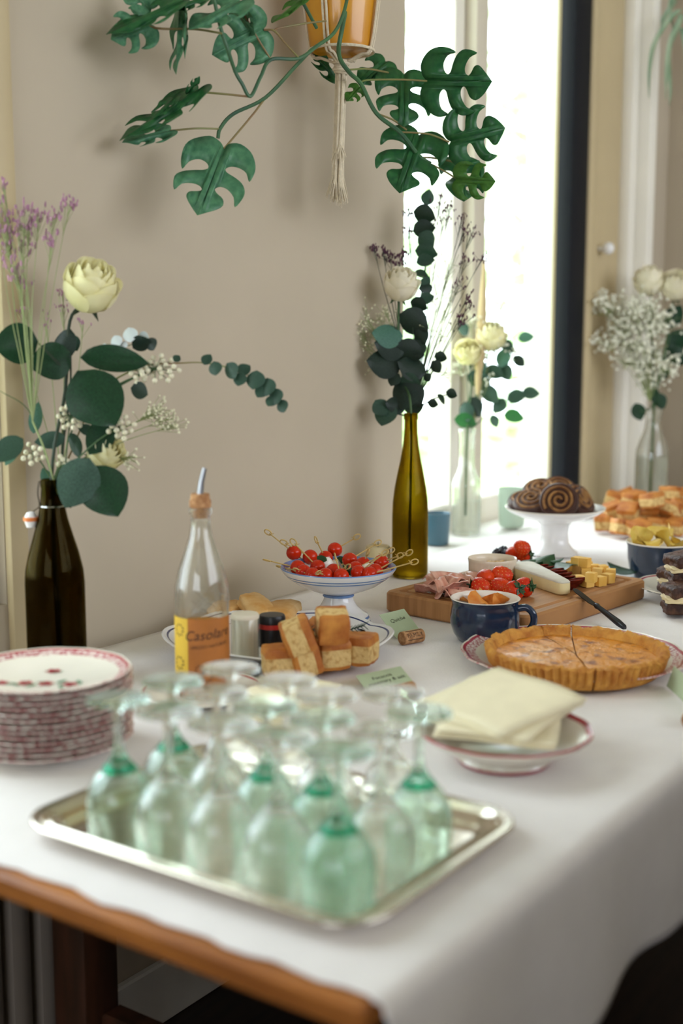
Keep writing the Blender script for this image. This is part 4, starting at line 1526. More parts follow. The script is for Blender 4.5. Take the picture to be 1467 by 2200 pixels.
# knife leaning on the board edge
K0, K1 = on(1233, 1264, .0525), on(1344, 1350, .007)
KL = (K1 - K0).length
kn = thing('butter_knife', 'dark table knife leaning off the cutting board edge', 'knife', K0)
W = frame(K0, K1, 0, Vector((0, 0, -1)))
W = W @ Matrix.Scale(1 / KL, 4)
bo = [(0, .001), (.004, .006), (.016, .0085), (.055, .0085), (.065, .0055), (.065, -.0045), (.016, -.0055), (.005, -.004)]
mb = MB()
nb = len(bo)
mb.add([(x, y, -.0006) for x, y in bo] + [(x, y, .0008) for x, y in bo], [tuple(reversed(range(nb))), tuple(range(nb, 2 * nb))] + [(j, (j + 1) % nb, nb + (j + 1) % nb, nb + j) for j in range(nb)])
link('blade', mb.mesh('blade', 'dark_steel', False), kn, W=W)
link('handle', MB().tube([(.063, 0, 0), (.069, 0, 0), (.074, 0, 0), (.10, 0, 0), (KL - .02, 0, 0), (KL - .004, 0, 0), (KL, 0, 0)], [.004, .0055, .0045, .0055, .0065, .005, .002], 10).mesh('handle', 'dark_steel'), kn, W=W)

# ------------------------------------------------------------------ low dish with napkins
dp = on(1082, 1634)
ds = thing('footed_dish', 'low footed dish with red rim holding yellow napkins', 'dish', (dp.x, dp.y, TZ + .001))
prof = [(0, .006), (.048, .005), (.052, 0), (.056, 0), (.0575, .004), (.054, .010), (.060, .016), (.085, .024), (.104, .035), (.1075, .040), (.1065, .0425), (.103, .041), (.0995, .0385), (.080, .028), (.050, .019), (0, .017)]
mi = [0, 0, 1, 1, 0, 0, 0, 0, 0, 1, 1, 1, 0, 0, 0]
link('bowl', MB().lathe(prof, 72, mi, lambda th, r, k: (r * (1 + (.02 * (abs(sin(6 * th)) - .6) if r > .09 else 0)), 0)).mesh('bowl', ['ceramic_cream', 'ceramic_red'], True, 50), ds)


def napkin(label, loc, rz, s, tilt, seed, grp, thick=.004, fold=.0):
    t = thing('paper_napkin', label, 'napkin', loc, group=grp, rot=(tilt[0], tilt[1], rz))
    for q in range(3):
        def fn(u, v, q=q):
            x, y = (u - .5) * s, (v - .5) * s
            z = q * thick / 2 + .006 * noise.noise(Vector((u * 1.6 + seed, v * 1.6, 0))) + fold * (u - .5) ** 2 + .0016 * q * (u + v)
            return (x + q * .0015, y - q * .001, z)
        o = link('layer', MB().grid(fn, 10, 10).mesh('layer', 'napkin_paper', True, 180), t)
        m_ = o.modifiers.new('thick', 'SOLIDIFY')
        m_.thickness = .0014
    return t


NG = 'yellow paper napkins on the footed dish'
q = on(1075, 1545, .055)
napkin('lowest yellow napkin lying in the red rimmed dish', (dp.x + .01, dp.y + .012, TZ + .046), radians(22), .145, (.05, -.04), 1, NG)
napkin('middle yellow napkin fanned out over the dish', (dp.x + .020, dp.y + .022, TZ + .053), radians(2), .150, (.04, -.06), 3, NG)
napkin('top yellow napkin pointing right over the dish', (dp.x + .030, dp.y + .026, TZ + .060), radians(-16), .152, (.04, -.10), 5, NG)
NG2 = 'yellow napkins behind the glasses'
q = on(610, 1545)
for k in range(3):
    napkin(['lowest yellow napkin of the pile behind the glasses', 'middle yellow napkin of the pile behind the glasses', 'top yellow napkin of the pile behind the glasses'][k], (q.x + .01, q.y, TZ + .006 + k * .0125), radians(-10 + 5 * k), .10, (0, 0), 8 + k, NG2, thick=.006)

# ------------------------------------------------------------------ cake stand with spiral buns
sp_ = on(1190, 1192)
cs = thing('cake_stand', 'white pedestal cake stand piled with dark spiral buns', 'cake stand', (sp_.x, sp_.y, TZ + .001))
prof = [(0, .004), (.048, .003), (.052, 0), (.056, .002), (.055, .007), (.045, .013), (.034, .028), (.031, .050), (.034, .070), (.042, .080), (.075, .088), (.105, .101), (.1165, .110), (.117, .113), (.113, .1125), (.100, .1035), (.070, .0965), (0, .095)]
link('stand', MB().lathe(prof, 64, [0] * 12 + [1, 1, 0, 0, 0]).mesh('stand', ['ceramic_white', 'ceramic_cream'], True, 50), cs)


def bun_mesh(seed):
    mb = MB()
    turns, r0, r1 = 2.6, .004, .036
    n = 84
    hh = .014

    def spi(t):
        a = t * turns * 2 * pi + seed
        r = r0 + (r1 - r0) * t
        return a, r
    w = (r1 - r0) / turns * .5
    # dough strip as a raised coil, filling as a lower coil beside it
    for (dw, mi_, top, ww) in ((0, 0, hh + .002, w * 1.12), (w, 1, hh - .0015, w * .95)):
        rows = []
        for k in range(n + 1):
            a, r = spi(k / n)
            r += dw
            c, s = cos(a), sin(a)
            hgt = top * (1 - .25 * (k / n) ** 3)
            prof_ = [(-.5, -hh), (-.5, hgt * .8), (-.2, hgt), (.2, hgt), (.5, hgt * .8), (.5, -hh)]
            rows.append([((r + q * ww) * c, (r + q * ww) * s, z) for q, z in prof_])
        o = len(mb.v)
        m_ = len(rows[0])
        vv = [p for r in rows for p in r]
        ff = [(k * m_ + j, k * m_ + j + 1, (k + 1) * m_ + j + 1, (k + 1) * m_ + j) for k in range(n) for j in range(m_ - 1)]
        mb.add(vv, [tuple(reversed(f)) for f in ff], mi_)
    mb.lathe([(0, -hh), (r1 + w, -hh), (r1 + w * 1.5, 0), (r1 + w, hh * .4), (0, hh * .5)], 32, 1)
    return mb.mesh('spiral', ['bun_dough', 'bun_filling'], True, 50)


bnm = [bun_mesh(s) for s in (0, 2)]
# buns: pixel of centre, height, rotation
c2 = (Vector((CX, CY, 0)) - Vector((sp_.x, sp_.y, 0))).normalized()
yw = math.atan2(c2.y, c2.x)
BN = [(0.0, -.05, .134, 1.15, 0, 'spiral bun facing the front with its coil visible'), (-.055, 0, .128, .55, -.4, 'spiral bun at the left edge of the stand'), (.055, .0, .130, .9, .9, 'dark spiral bun leaning at the right of the pile'),
      (-.03, .03, .150, .45, -.2, 'spiral bun on top of the left of the pile'), (.015, .03, .148, .7, .3, 'spiral bun on top of the middle of the pile'), (.07, .02, .124, 1.1, 1.2, 'dark spiral bun at the far right edge of the stand'), (-.02, .065, .122, .2, 0, 'spiral bun at the back of the stand'), (-.062, .04, .124, .3, -.3, 'spiral bun at the back left of the stand')]
for k, (r_, f_, h, lean, tw_, lb) in enumerate(BN):
    pos = Vector((sp_.x + RA.x * r_ + FA.x * f_, sp_.y + RA.y * r_ + FA.y * f_, TZ + h))
    # axis tilts from vertical toward the camera
    ax = Vector((0, 0, 1)) * cos(lean) + (c2 * cos(tw_) + Vector((RA.x, RA.y, 0)) * sin(tw_)) * sin(lean)
    rq = ax.to_track_quat('Z', 'Y').to_euler()
    t = thing('spiral_bun', lb, 'bun', pos, group='spiral buns on the cake stand', rot=rq)
    link('coil', bnm[k % 2], t)

# ------------------------------------------------------------------ far plate of focaccia
fp2 = on(1402, 1128)
pl2 = thing('bread_plate', 'large white plate heaped with focaccia at the far right', 'plate', (fp2.x, fp2.y, TZ + .001))
link('dish', plate_mesh('dish', .150, .024, .09, ['ceramic_white', 'ceramic_cream', 'ceramic_white'], 0, 0, .02), pl2)
foc2 = [rbox_mesh('focaccia', .050, .046, .040, ['focaccia_crumb', 'focaccia_crust'], .22, .07, 10 + s, 6, .45, -.7) for s in range(3)]
FP = [(1298, 1122, .030), (1335, 1132, .030), (1372, 1136, .030), (1412, 1128, .032), (1452, 1130, .032), (1318, 1096, .060), (1350, 1100, .062), (1395, 1096, .064), (1438, 1098, .064), (1462, 1092, .068), (1320, 1072, .072), (1362, 1072, .088), (1400, 1075, .094), (1440, 1062, .098), (1375, 1115, .034), (1428, 1108, .036), (1462, 1066, .092), (1340, 1068, .070)]
FPL = ['furthest left at the rim', 'second from the left in the bottom row', 'in the bottom row above the chips bowl', 'in the bottom row behind the chips', 'at the right of the bottom row', 'at the left of the second row', 'second in the second row', 'in the middle of the second row', 'right of the middle in the second row', 'at the right end of the second row', 'at the upper left of the heap', 'in the top row left of the middle', 'in the top row in the middle', 'highest of the heap under the vase', 'hidden in the bottom middle', 'hidden in the bottom right', 'at the upper right edge of the picture', 'behind the upper left piece']
for k, (px, py, h) in enumerate(FP):
    rr = random.Random(k)
    piece('focaccia_square', foc2[k % 3], 'far focaccia square ' + FPL[k], 'bread', px, py, h, rr.random() * 6, 'focaccia squares on the far plate', rx=rr.uniform(-.25, .25) if k < 5 else rr.uniform(-1.1, .8), ry=rr.uniform(-.2, .2))

# ------------------------------------------------------------------ chip bowl
kp2 = on(1416, 1240)
kb = thing('enamel_bowl', 'navy bowl with white rim full of yellow potato chips', 'bowl', (kp2.x, kp2.y, TZ + .001))
prof = [(0, .003), (.045, .002), (.048, 0), (.054, .002), (.064, .018), (.068, .040), (.0690, .066), (.0720, .0745), (.0725, .0765), (.0705, .0772), (.067, .073), (.065, .060), (.058, .018), (.044, .007), (0, .006)]
link('body', MB().lathe(prof, 56, [0] * 7 + [1, 1, 1, 1, 1, 1, 1]).mesh('body', ['enamel_navy', 'enamel_white'], True, 50), kb)
pch = [crisp_mesh('chip', 'potato_chip', .024, s, .5) for s in range(3)]
PC = [(1376, 1152, .088, 1.3, .2, 'upright yellow chip at the left of the bowl'), (1392, 1168, .078, .3, .2, 'flat yellow chip at the front left of the bowl'), (1412, 1150, .090, 1.1, -.3, 'folded yellow chip in the middle of the bowl'), (1426, 1162, .082, .9, .6, 'curled yellow chip at the front middle of the bowl'), (1445, 1160, .084, 1.2, -.5, 'upright pale chip at the right of the bowl'), (1456, 1170, .076, .4, .1, 'yellow chip at the right edge of the bowl'), (1400, 1172, .072, .2, -.1, 'yellow chip lying low at the front rim'), (1432, 1148, .080, .8, .9, 'yellow chip at the back of the bowl')]
for k, (px, py, h, rx, ry, lb) in enumerate(PC):
    p = on(px, py, h)
    t = thing('potato_chip', lb, 'chip', (p.x, p.y, TZ + h), group='potato chips in the navy bowl', rot=(rx, ry, yw + 1.6 + k * .5))
    link('slice', pch[k % 3], t)
A, B = on(1372, 1228, .018), on(1304, 1216, .020)
t = thing('loose_leaf', 'large dark green leaf leaning beside the navy chips bowl', 'leaf', on(1340, 1225))
link('blade', leaf_mesh('blade', 'dark_leaf', .55, .12, .4), t, W=frame(A, B, .5, Vector((0, 0, -1)) + (A - CAM).normalized()))

# ------------------------------------------------------------------ brownie sandwiches at the right edge
bp_ = on(1492, 1283)
bpl = thing('cake_plate', 'scalloped cream plate with red line under dark cakes at the right edge', 'plate', (bp_.x, bp_.y, TZ + .001))
link('dish', plate_mesh('dish', .118, .024, .06, ['ceramic_cream', 'ceramic_red', 'ceramic_cream'], 12, .025, .016), bpl)
lf = [(-.075 * FA.x * .4 - RA.x * .075, -RA.y * .075 + .0, .0125, a, .02, .006) for a in (0.4, 1.0)] + [(-RA.x * .07 - FA.x * .02, -RA.y * .07 - FA.y * .02, .0125, a, .02, .007) for a in (2.6, 3.3)]
for q in lf:
    link('leaf_print', print_petals([q], 'leaf_print', 'ceramic_green_print'), bpl)
brm = rbox_mesh('cake_layer', .060, .052, .024, ['brownie', 'brownie'], .25, .16, 3, 9)
crm = rbox_mesh('cream_layer', .062, .053, .014, ['cream_filling', 'cream_filling'], .4, .18, 5, 9)
BR = [(1456, 1303, .018, .1, 'dark cake sandwich with cream at the front of the right plate', 0), (1452, 1262, .019, .5, 'dark cake sandwich standing behind the front one', .12), (1500, 1292, .018, .9, 'dark cake sandwich cut by the picture edge', 0), (1490, 1255, .020, .3, 'dark cake sandwich at the back cut by the picture edge', 0), (1466, 1236, .066, .2, 'dark cake sandwich on top of the pile', .1)]
for k, (px, py, h, rz, lb, tl_) in enumerate(BR):
    p = on(px, py, h)
    t = thing('cake_sandwich', lb, 'cake', (p.x, p.y, TZ + h), group='dark cake sandwiches with cream', rot=(tl_, 0, rz + yw))
    link('cake_layer', brm, t, loc=(0, 0, 0))
    link('cream_filling', crm, t, loc=(.002, -.002, .0165))
    link('cake_layer', brm, t, loc=(.001, .002, .031), rot=(.08, 0, .25))

# ------------------------------------------------------------------ hanging pot, macrame hanger, vine
PD = 2.36
pb = at(733, 112, PD)
pot = thing('plant_pot', 'mustard yellow glazed pot hanging in a cord hanger', 'pot', pb)
prof = [(0, .004), (.050, .003), (.053, 0), (.057, .002), (.0595, .012), (.074, .125), (.080, .165), (.083, .166), (.084, .182), (.080, .184), (.076, .178), (.0735, .150), (0, .148)]
link('body', MB().lathe(prof, 48, [0] * 10 + [0, 1]).mesh('body', ['pot_glaze', 'soil'], True, 45), pot)
hk = Vector((pb.x, pb.y, CEIL))
hg = thing('macrame_hanger', 'off white knotted cotton hanger with long tassel under the pot', 'plant hanger', pb)
kx = Vector((0, 0, -.022))
for k in range(4):
    a = vz + pi / 4 + k * pi / 2 + .35
    d = Vector((cos(a), sin(a), 0))
    for s in (-.0035, .0035):
        off = Vector((-sin(a), cos(a), 0)) * s
        pth = smooth_path([kx + d * .004 + off * .5, d * .040 + Vector((0, 0, -.008)) + off, d * .0625 + Vector((0, 0, .006)) + off, d * .080 + Vector((0, 0, .12)) + off, d * .088 + Vector((0, 0, .19)) + off, d * .06 + Vector((0, 0, .34)) + off * .5, Vector((0, 0, .56)) + d * .004], 6)
        link('cord', MB().tube(pth, .0026, 7).mesh('cord', 'cotton_cord'), hg)
# ring of cord round the foot of the pot
link('cord_ring', MB().tube([Vector((.0615 * cos(a), .0615 * sin(a), .001)) for a in [k * 2 * pi / 40 for k in range(41)]], .0028, 7, cap=False).mesh('cord_ring', 'cotton_cord'), hg)
link('top_cord', MB().tube([(0, 0, .55), (0, 0, CEIL - pb.z - .0)], .004, 8).mesh('top_cord', 'cotton_cord'), hg)
wrap = MB()
for k in range(6):
    wrap.tube([Vector(((.0125 + .002 * sin(k * 2)) * cos(a), (.0125 + .002 * sin(k * 2)) * sin(a), -.016 - k * .0042 + .002 * sin(a))) for a in [q * 2 * pi / 18 for q in range(19)]], .0030, 6, cap=False)
link('knot', wrap.mesh('knot', 'cotton_cord'), hg)
rn = random.Random(11)
for k in range(9):
    a = k * 2.4
    r_ = .0100 * math.sqrt((k + .5) / 9)
    L = .232 + rn.uniform(-.012, .014) - (.075 if k in (7, 4) else 0)
    sway = Vector((RA.x, RA.y, 0)) * (-.004 + rn.uniform(-.004, .004))
    top = Vector((r_ * cos(a), r_ * sin(a), -.036))
    mid = top + Vector((0, 0, -L * .5)) + sway * .5
    end = top * 1.0 + Vector((0, 0, -L * .86)) + sway
    mb = MB().tube(smooth_path([top, mid, end], 6), .0034, 7)
    # frayed end
    for q in range(9):
        b = q * .7
        tip = end + Vector((cos(b) * .009, sin(b) * .009, -L * .16 + rn.uniform(-.008, .008))) + Vector((r_ * cos(a), r_ * sin(a), 0)) * .6
        mb.tube([end + Vector((cos(b), sin(b), 0)) * .002, tip], [.0014, .0008], 4)
    link('tassel_strand', mb.mesh('tassel_strand', 'cotton_cord'), hg)

# split vine leaf: two half outlines sharing the midrib
H1 = [(-.07, .06), (-.11, .20), (-.05, .37), (.08, .48), (.20, .52), (.33, .49), (.23, .41), (.19, .29), (.20, .18), (.255, .12), (.30, .16), (.33, .28), (.38, .40), (.48, .48), (.60, .49), (.73, .43), (.61, .37), (.53, .25), (.52, .14), (.565, .085), (.61, .13), (.66, .23), (.75, .27), (.85, .21), (.93, .11)]
H2 = [(-.06, .08), (-.09, .24), (.0, .41), (.14, .50), (.31, .50), (.45, .43), (.33, .38), (.26, .26), (.27, .15), (.325, .10), (.37, .15), (.41, .28), (.48, .41), (.60, .48), (.77, .42), (.66, .35), (.59, .22), (.59, .12), (.635, .08), (.68, .13), (.73, .22), (.81, .23), (.92, .11)]
H3 = [(-.05, .09), (-.06, .24), (.05, .38), (.20, .44), (.36, .40), (.28, .31), (.26, .19), (.33, .12), (.42, .18), (.54, .31), (.68, .33), (.84, .22), (.94, .10)]


def vine_leaf_mesh(name, m, hA, hB, w, curl, cup):
    mb = MB()
    rib = [(k / 8, 0) for k in range(9)]

    def lift(x, y):
        return (x, y * w, -curl * x * x - cup * abs(y) ** 1.5 + .018 * sin(x * 13 + y * 6))
    for half, sg in ((hA, 1), (hB, -1)):
        # refine the outline by midpoints along smooth curve
        pts = [(0, 0)] + half + [(1, 0)]
        sp_pts = smooth_path([(p[0], p[1], 0) for p in pts], 3)
        poly = [(p.x, max(p.y, 0.0) * sg) for p in sp_pts] + [(r[0], 0) for r in reversed(rib[1:-1])]
        tris = tri_poly(poly)
        mb.add([lift(*p) for p in poly], [t if True else t for t in tris])
    me = mb.mesh(name, m, True, 180)
    # consistent winding
    import bmesh
    bm = bmesh.new()
    bm.from_mesh(me)
    bmesh.ops.remove_doubles(bm, verts=bm.verts, dist=1e-5)
    bmesh.ops.subdivide_edges(bm, edges=[e for e in bm.edges if e.calc_length() > .12], cuts=1)
    bmesh.ops.triangulate(bm, faces=bm.faces)
    bmesh.ops.recalc_face_normals(bm, faces=bm.faces)
    bm.to_mesh(me)
    bm.free()
    me.polygons.foreach_set('use_smooth', [True] * len(me.polygons))
    return me


VL = {}
for mm in ('vine_leaf', 'vine_leaf_teal_lit', 'vine_leaf_young'):
    VL[mm, 0] = vine_leaf_mesh('vine_leaf', mm, H1, H2, .92, .10, .18)
    VL[mm, 1] = vine_leaf_mesh('vine_leaf', mm, H2, H1, .92, .16, .10)
    VL[mm, 2] = vine_leaf_mesh('vine_leaf', mm, H3, H2, .85, .22, .22)
vine = thing('hanging_vine', 'split leaf vine trailing out of the hanging yellow pot', 'plant', pb + Vector((0, 0, .15)))


def vstem(pts, r, m='vine_stem', name='stem'):
    P = [at(*q) for q in pts]
    k = len(P)
    link(name, MB().tube(smooth_path(P, 6), r, 7).mesh(name, m), vine, W=Matrix.Identity(4))


def vleaf(b, t, kind, var, tilt=0.0, wsc=1.0, d0=2.2, d1=None):
    B = at(b[0], b[1], d0)
    T = at(t[0], t[1], d1 or d0)
    W = frame(B, T, tilt) @ Matrix.Diagonal((1, wsc, 1, 1))
    o = link('leaf', VL[kind, var], vine, W=W)
    md = o.modifiers.new('thick', 'SOLIDIFY')
    md.thickness = .004
    return o


G, T_, Y_ = 'vine_leaf', 'vine_leaf_teal_lit', 'vine_leaf_young'
# right-hand runner
vstem([(760, -60, 2.36), (735, 60, 2.27), (728, 118, 2.28), (750, 155, 2.32), (775, 180, 2.36), (808, 243, 2.38), (860, 285, 2.40), (900, 335, 2.42), (925, 352, 2.42)], .0042)
vstem([(925, 352, 2.42), (955, 368, 2.42), (982, 385, 2.41)], .0016, 'petiole', 'petiole')
vstem([(773, 178, 2.36), (790, 172, 2.36), (860, 171, 2.37), (917, 174, 2.38)], .0018, 'petiole', 'petiole')
vstem([(748, 150, 2.33), (790, 148, 2.38), (834, 156, 2.42)], .0018, 'petiole', 'petiole')
vstem([(808, 243, 2.38), (845, 258, 2.40), (873, 279, 2.42)], .0018, 'petiole', 'petiole')
vstem([(862, 284, 2.40), (920, 288, 2.40), (965, 305, 2.41)], .0018, 'petiole', 'petiole')
vstem([(903, 338, 2.42), (935, 340, 2.43), (985, 350, 2.44)], .0018, 'petiole', 'petiole')
vleaf((917, 174), (1058, 172), G, 0, .25, 1.1, 2.38, 2.36)
vleaf((868, 160), (862, 282), G, 1, -.2, 1.05, 2.44, 2.42)
vleaf((828, 132), (768, 192), G, 2, .3, 1.0, 2.46, 2.44)
vleaf((726, 170), (664, 118), G, 2, .8, .9, 2.40, 2.40)
vleaf((772, 186), (744, 224), Y_, 2, .3, 1.0, 2.38, 2.37)
vleaf((968, 304), (1084, 277), G, 1, -.1, 1.15, 2.41, 2.40)
vleaf((900, 290), (858, 422), G, 0, .15, 1.05, 2.43, 2.40)
vleaf((984, 346), (990, 446), G, 2, -.3, 1.1, 2.46, 2.43)
vleaf((980, 386), (1066, 388), Y_, 0, .2, 1.0, 2.40, 2.38)
# left-hand runners
vstem([(752, -60, 2.30), (742, 14, 2.22), (717, 71, 2.18), (671, 106, 2.15), (639, 138, 2.14), (570, 210, 2.12), (501, 245, 2.10), (473, 276, 2.09), (468, 297, 2.09)], .0032)
vstem([(690, 92, 2.16), (642, 125, 2.12), (582, 128, 2.08), (560, 165, 2.06), (538, 207, 2.05), (520, 180, 2.04), (505, 153, 2.03), (488, 103, 2.0), (474, 60, 1.99), (458, -10, 1.98)], .0031)
vstem([(680, 60, 2.2), (640, -10, 2.14), (600, -40, 2.1)], .003)
vstem([(537, 208, 2.05), (480, 202, 2.04), (419, 197, 2.03)], .0018, 'petiole', 'petiole')
vstem([(473, 277, 2.09), (420, 276, 2.06), (366, 281, 2.05)], .0016, 'petiole', 'petiole')
vstem([(566, 216, 2.12), (540, 250, 2.10), (481, 320, 2.08)], .0018, 'petiole', 'petiole')
vstem([(642, 125, 2.12), (612, 92, 2.08), (589, 66, 2.06), (567, 64, 2.06)], .0018, 'petiole', 'petiole')
vstem([(700, 45, 2.18), (658, 50, 2.12), (600, 60, 2.09), (589, 66, 2.08)], .0016, 'petiole', 'petiole')
vstem([(582, 128, 2.08), (555, 85, 2.06), (535, 50, 2.05), (513, 8, 2.04)], .0016, 'petiole', 'petiole')
vstem([(478, 72, 1.99), (420, 63, 1.99), (350, 62, 1.98), (321, 57, 1.98)], .0018, 'petiole', 'petiole')
vleaf((324, 52), (238, 88), T_, 0, .3, 1.1, 1.98, 1.97)
vleaf((325, 20), (275, -30), T_, 2, .3, 1.2, 2.0, 2.0)
vleaf((391, 4), (248, 104), G, 2, 1.15, .8, 1.96, 1.97)
vleaf((386, 20), (400, 162), T_, 1, 1.25, .9, 2.0, 1.99)
vleaf((398, 15), (420, 124), T_, 2, 1.4, .7, 2.0, 2.0)
vleaf((516, 2), (416, 90), T_, 2, .9, .95, 2.0, 1.97)
vleaf((567, 62), (451, 116), T_, 0, -.25, 1.0, 2.06, 2.04)
vleaf((440, -6), (372, 38), G, 2, 1.0, .9, 1.99, 1.98)
vleaf((655, -5), (598, 72), Y_, 2, 1.1, .8, 2.10, 2.06)
vleaf((424, 196), (275, 328), G, 1, 1.22, .8, 2.03, 2.0)
vleaf((405, 200), (424, 160), G, 2, .7, .8, 2.03, 2.02)
vleaf((372, 212), (337, 270), G, 2, .9, .8, 2.03, 2.0)
vleaf((366, 281), (268, 326), T_, 2, .95, .8, 2.05, 2.03)
vleaf((481, 318), (424, 474), T_, 1, .15, .95, 2.08, 2.05)
vleaf((500, 20), (560, 70), T_, 2, .6, .9, 2.06, 2.05)

# ------------------------------------------------------------------ flowers
def make_petal(r, h, open_, width, m, seed):
    """one cupped rose petal, foot on the axis, belly out, lip turned by open_"""
    def fn(u, v):
        belly = sin(pi * min(1, .12 + .62 * v)) ** .7
        rr = r * (.12 + .88 * belly) * (1 - (.16 - .5 * open_) * max(0, v - .55) / .45)
        lip = open_ * r * max(0, v - .72) ** 1.5 * 4.5
        w = width * (.55 + .45 * sin(pi * min(1, v * .8 + .12)))
        a = (u - .5) * w
        z = h * (v - .16 * (2 * abs(u - .5)) ** 2.2 * v) - lip * .55
        wav = .025 * r * sin(7 * u + seed * 2) * v
        return ((rr + lip + wav) * cos(a), (rr + lip + wav) * sin(a), z)
    return MB().grid(fn, 10, 9).mesh('petal', m, True, 180)


def rose(label, c, R, m, up, stem_pts, grp=None, stem_m='flower_stem'):
    t = thing('rose', label, 'flower', stem_pts[-1], group=grp)
    c = Vector(c)
    q = Vector(up).normalized().to_track_quat('Z', 'Y').to_matrix().to_4x4()
    M0 = Matrix.Translation(c - q.to_3x3() @ Vector((0, 0, R * .85))) @ q
    lay = [(.16, 1.66, 0, 4.4, 2), (.30, 1.72, .0, 3.0, 3), (.45, 1.74, .03, 2.5, 4), (.60, 1.72, .07, 2.3, 4), (.74, 1.66, .14, 2.1, 5), (.86, 1.52, .22, 2.0, 5), (.93, 1.30, .34, 1.8, 5)]
    bloom = link('bloom', MB().sphere((0, 0, R * .62), R * .50, 12, 8, sc=(1, 1, 1.2)).mesh('bloom', m, True, 180), t, W=M0)
    for li, (fr, hf, op, wd, n) in enumerate(lay):
        me = make_petal(R * fr, R * hf, op, wd, m, li)
        for k in range(n):
            a = k * 2 * pi / n + li * .8
            lean = Matrix.Rotation(.05 * sin(k * 2.3 + li), 4, 'Y')
            link('petal', me, bloom, W=M0 @ Matrix.Rotation(a, 4, 'Z') @ lean)
    st = [c - q.to_3x3() @ Vector((0, 0, R * .8))] + [Vector(p) for p in stem_pts]
    link('stem', MB().tube(smooth_path(st, 6), .0026, 7).mesh('stem', stem_m), t, W=Matrix.Identity(4))
    sep = MB()
    for k in range(5):
        a = k * 2 * pi / 5
        d, s = Vector((cos(a), sin(a), 0)), Vector((-sin(a), cos(a), 0))
        sep.add([Vector((0, 0, -.04 * R)), d * .35 * R + s * .14 * R + Vector((0, 0, .05 * R)), d * .8 * R - Vector((0, 0, .18 * R)), d * .35 * R - s * .14 * R + Vector((0, 0, .05 * R))], [(0, 1, 2, 3)])
    sep.sphere((0, 0, -.02 * R), .2 * R, 10, 6)
    link('sepals', sep.mesh('sepals', stem_m), t, W=M0)
    return t


OV = {}


def oval(m, w=.85, pt=0):
    k = (m, w, pt)
    if k not in OV:
        OV[k] = leaf_mesh('leaf', m, w, .08, .22, pt, 10)
    return OV[k]


def branch(name, label, cat, paths, leaves, d, stem_m='flower_stem', r=.002, grp=None, base=None, leaf_name='leaf', ls=1.0, wmin=0.0):
    """paths: list of [(px,py,depth)], leaves: (bx,by,tx,ty,material,width,tilt[,depth offset])"""
    b = at(*paths[0][0])
    t = thing(name, label, cat, base if base is not None else b, group=grp)
    for pth in paths:
        P = [at(*q) for q in pth]
        rr = [r * (1 - .6 * k / max(1, (len(P) - 1) * 6)) for k in range((len(P) - 1) * 6 + 1)]
        link('stem', MB().tube(smooth_path(P, 6), rr, 6).mesh('stem', stem_m), t, W=Matrix.Identity(4))
    for lf in leaves:
        bx, by, tx, ty, m, w, tilt = lf[:7]
        dd = d + (lf[7] if len(lf) > 7 else 0)
        mx_, my_ = (bx + tx) / 2, (by + ty) / 2
        bx, by, tx, ty = mx_ + (bx - mx_) * ls, my_ + (by - my_) * ls, mx_ + (tx - mx_) * ls, my_ + (ty - my_) * ls
        w = max(w, wmin)
        W = frame(at(bx, by, dd), at(tx, ty, dd - .006), tilt)
        o = link(leaf_name, oval(m, w, 1 if w < .7 else .6), t, W=W)
    return t


def disc(cx, cy_, r, ang, m, tilt, w=1.0, off=0):
    a = radians(ang)
    return (cx - r * cos(a), cy_ - r * sin(a), cx + r * cos(a), cy_ + r * sin(a), m, w, tilt, off)


def spray(name, label, cat, root, heads, d, stem_m, bl_m, n, spread, bs, seed, grp=None, r=.0011, star=False, jd=.02, hub=None):
    """branching spray: root (px,py) joins to several heads, each a tuft of tiny blossoms"""
    rnd = random.Random(seed)
    R0 = at(root[0], root[1], d)
    t = thing(name, label, cat, R0, group=grp)
    sm_ = MB()
    bm = MB()
    RR = R0
    if hub:
        RR = at(hub[0], hub[1], d)
        sm_.tube(smooth_path([R0, R0.lerp(RR, .5) + Vector((0, 0, .01)), RR], 5), r * 1.3, 5)
    for (hx_, hy_) in heads:
        dd = d + rnd.uniform(-jd, jd)
        Hd = at(hx_, hy_, dd)
        mid = RR.lerp(Hd, .55) + Vector((rnd.uniform(-.008, .008), rnd.uniform(-.008, .008), .01))
        pth = smooth_path([RR, RR.lerp(mid, .5), mid, Hd], 4)
        sm_.tube(pth, [r * (1 - .6 * k / (len(pth) - 1)) for k in range(len(pth))], 4)
        for k in range(n):
            o = Vector((rnd.gauss(0, 1), rnd.gauss(0, 1), rnd.gauss(0, .9))) * spread
            q = Hd + o
            sm_.tube([mid.lerp(Hd, rnd.uniform(.55, 1.0)), q], r * .35, 3, cap=False)
            if star:
                bm.sphere(q, bs, 5, 4, sc=(.8, .8, 1.8))
                bm.sphere(q + Vector((rnd.uniform(-1, 1), rnd.uniform(-1, 1), rnd.uniform(0, 1.5))) * bs * 1.8, bs * .7, 5, 4, sc=(.8, .8, 1.7))
            else:
                bm.sphere(q, bs * rnd.uniform(.7, 1.15), 6, 4)
    o = link('stems', sm_.mesh('stems', stem_m), t, W=Matrix.Identity(4))
    o['kind'] = 'stuff'
    o = link('blossoms', bm.mesh('blossoms', bl_m), t, W=Matrix.Identity(4))
    o['kind'] = 'stuff'
    return t


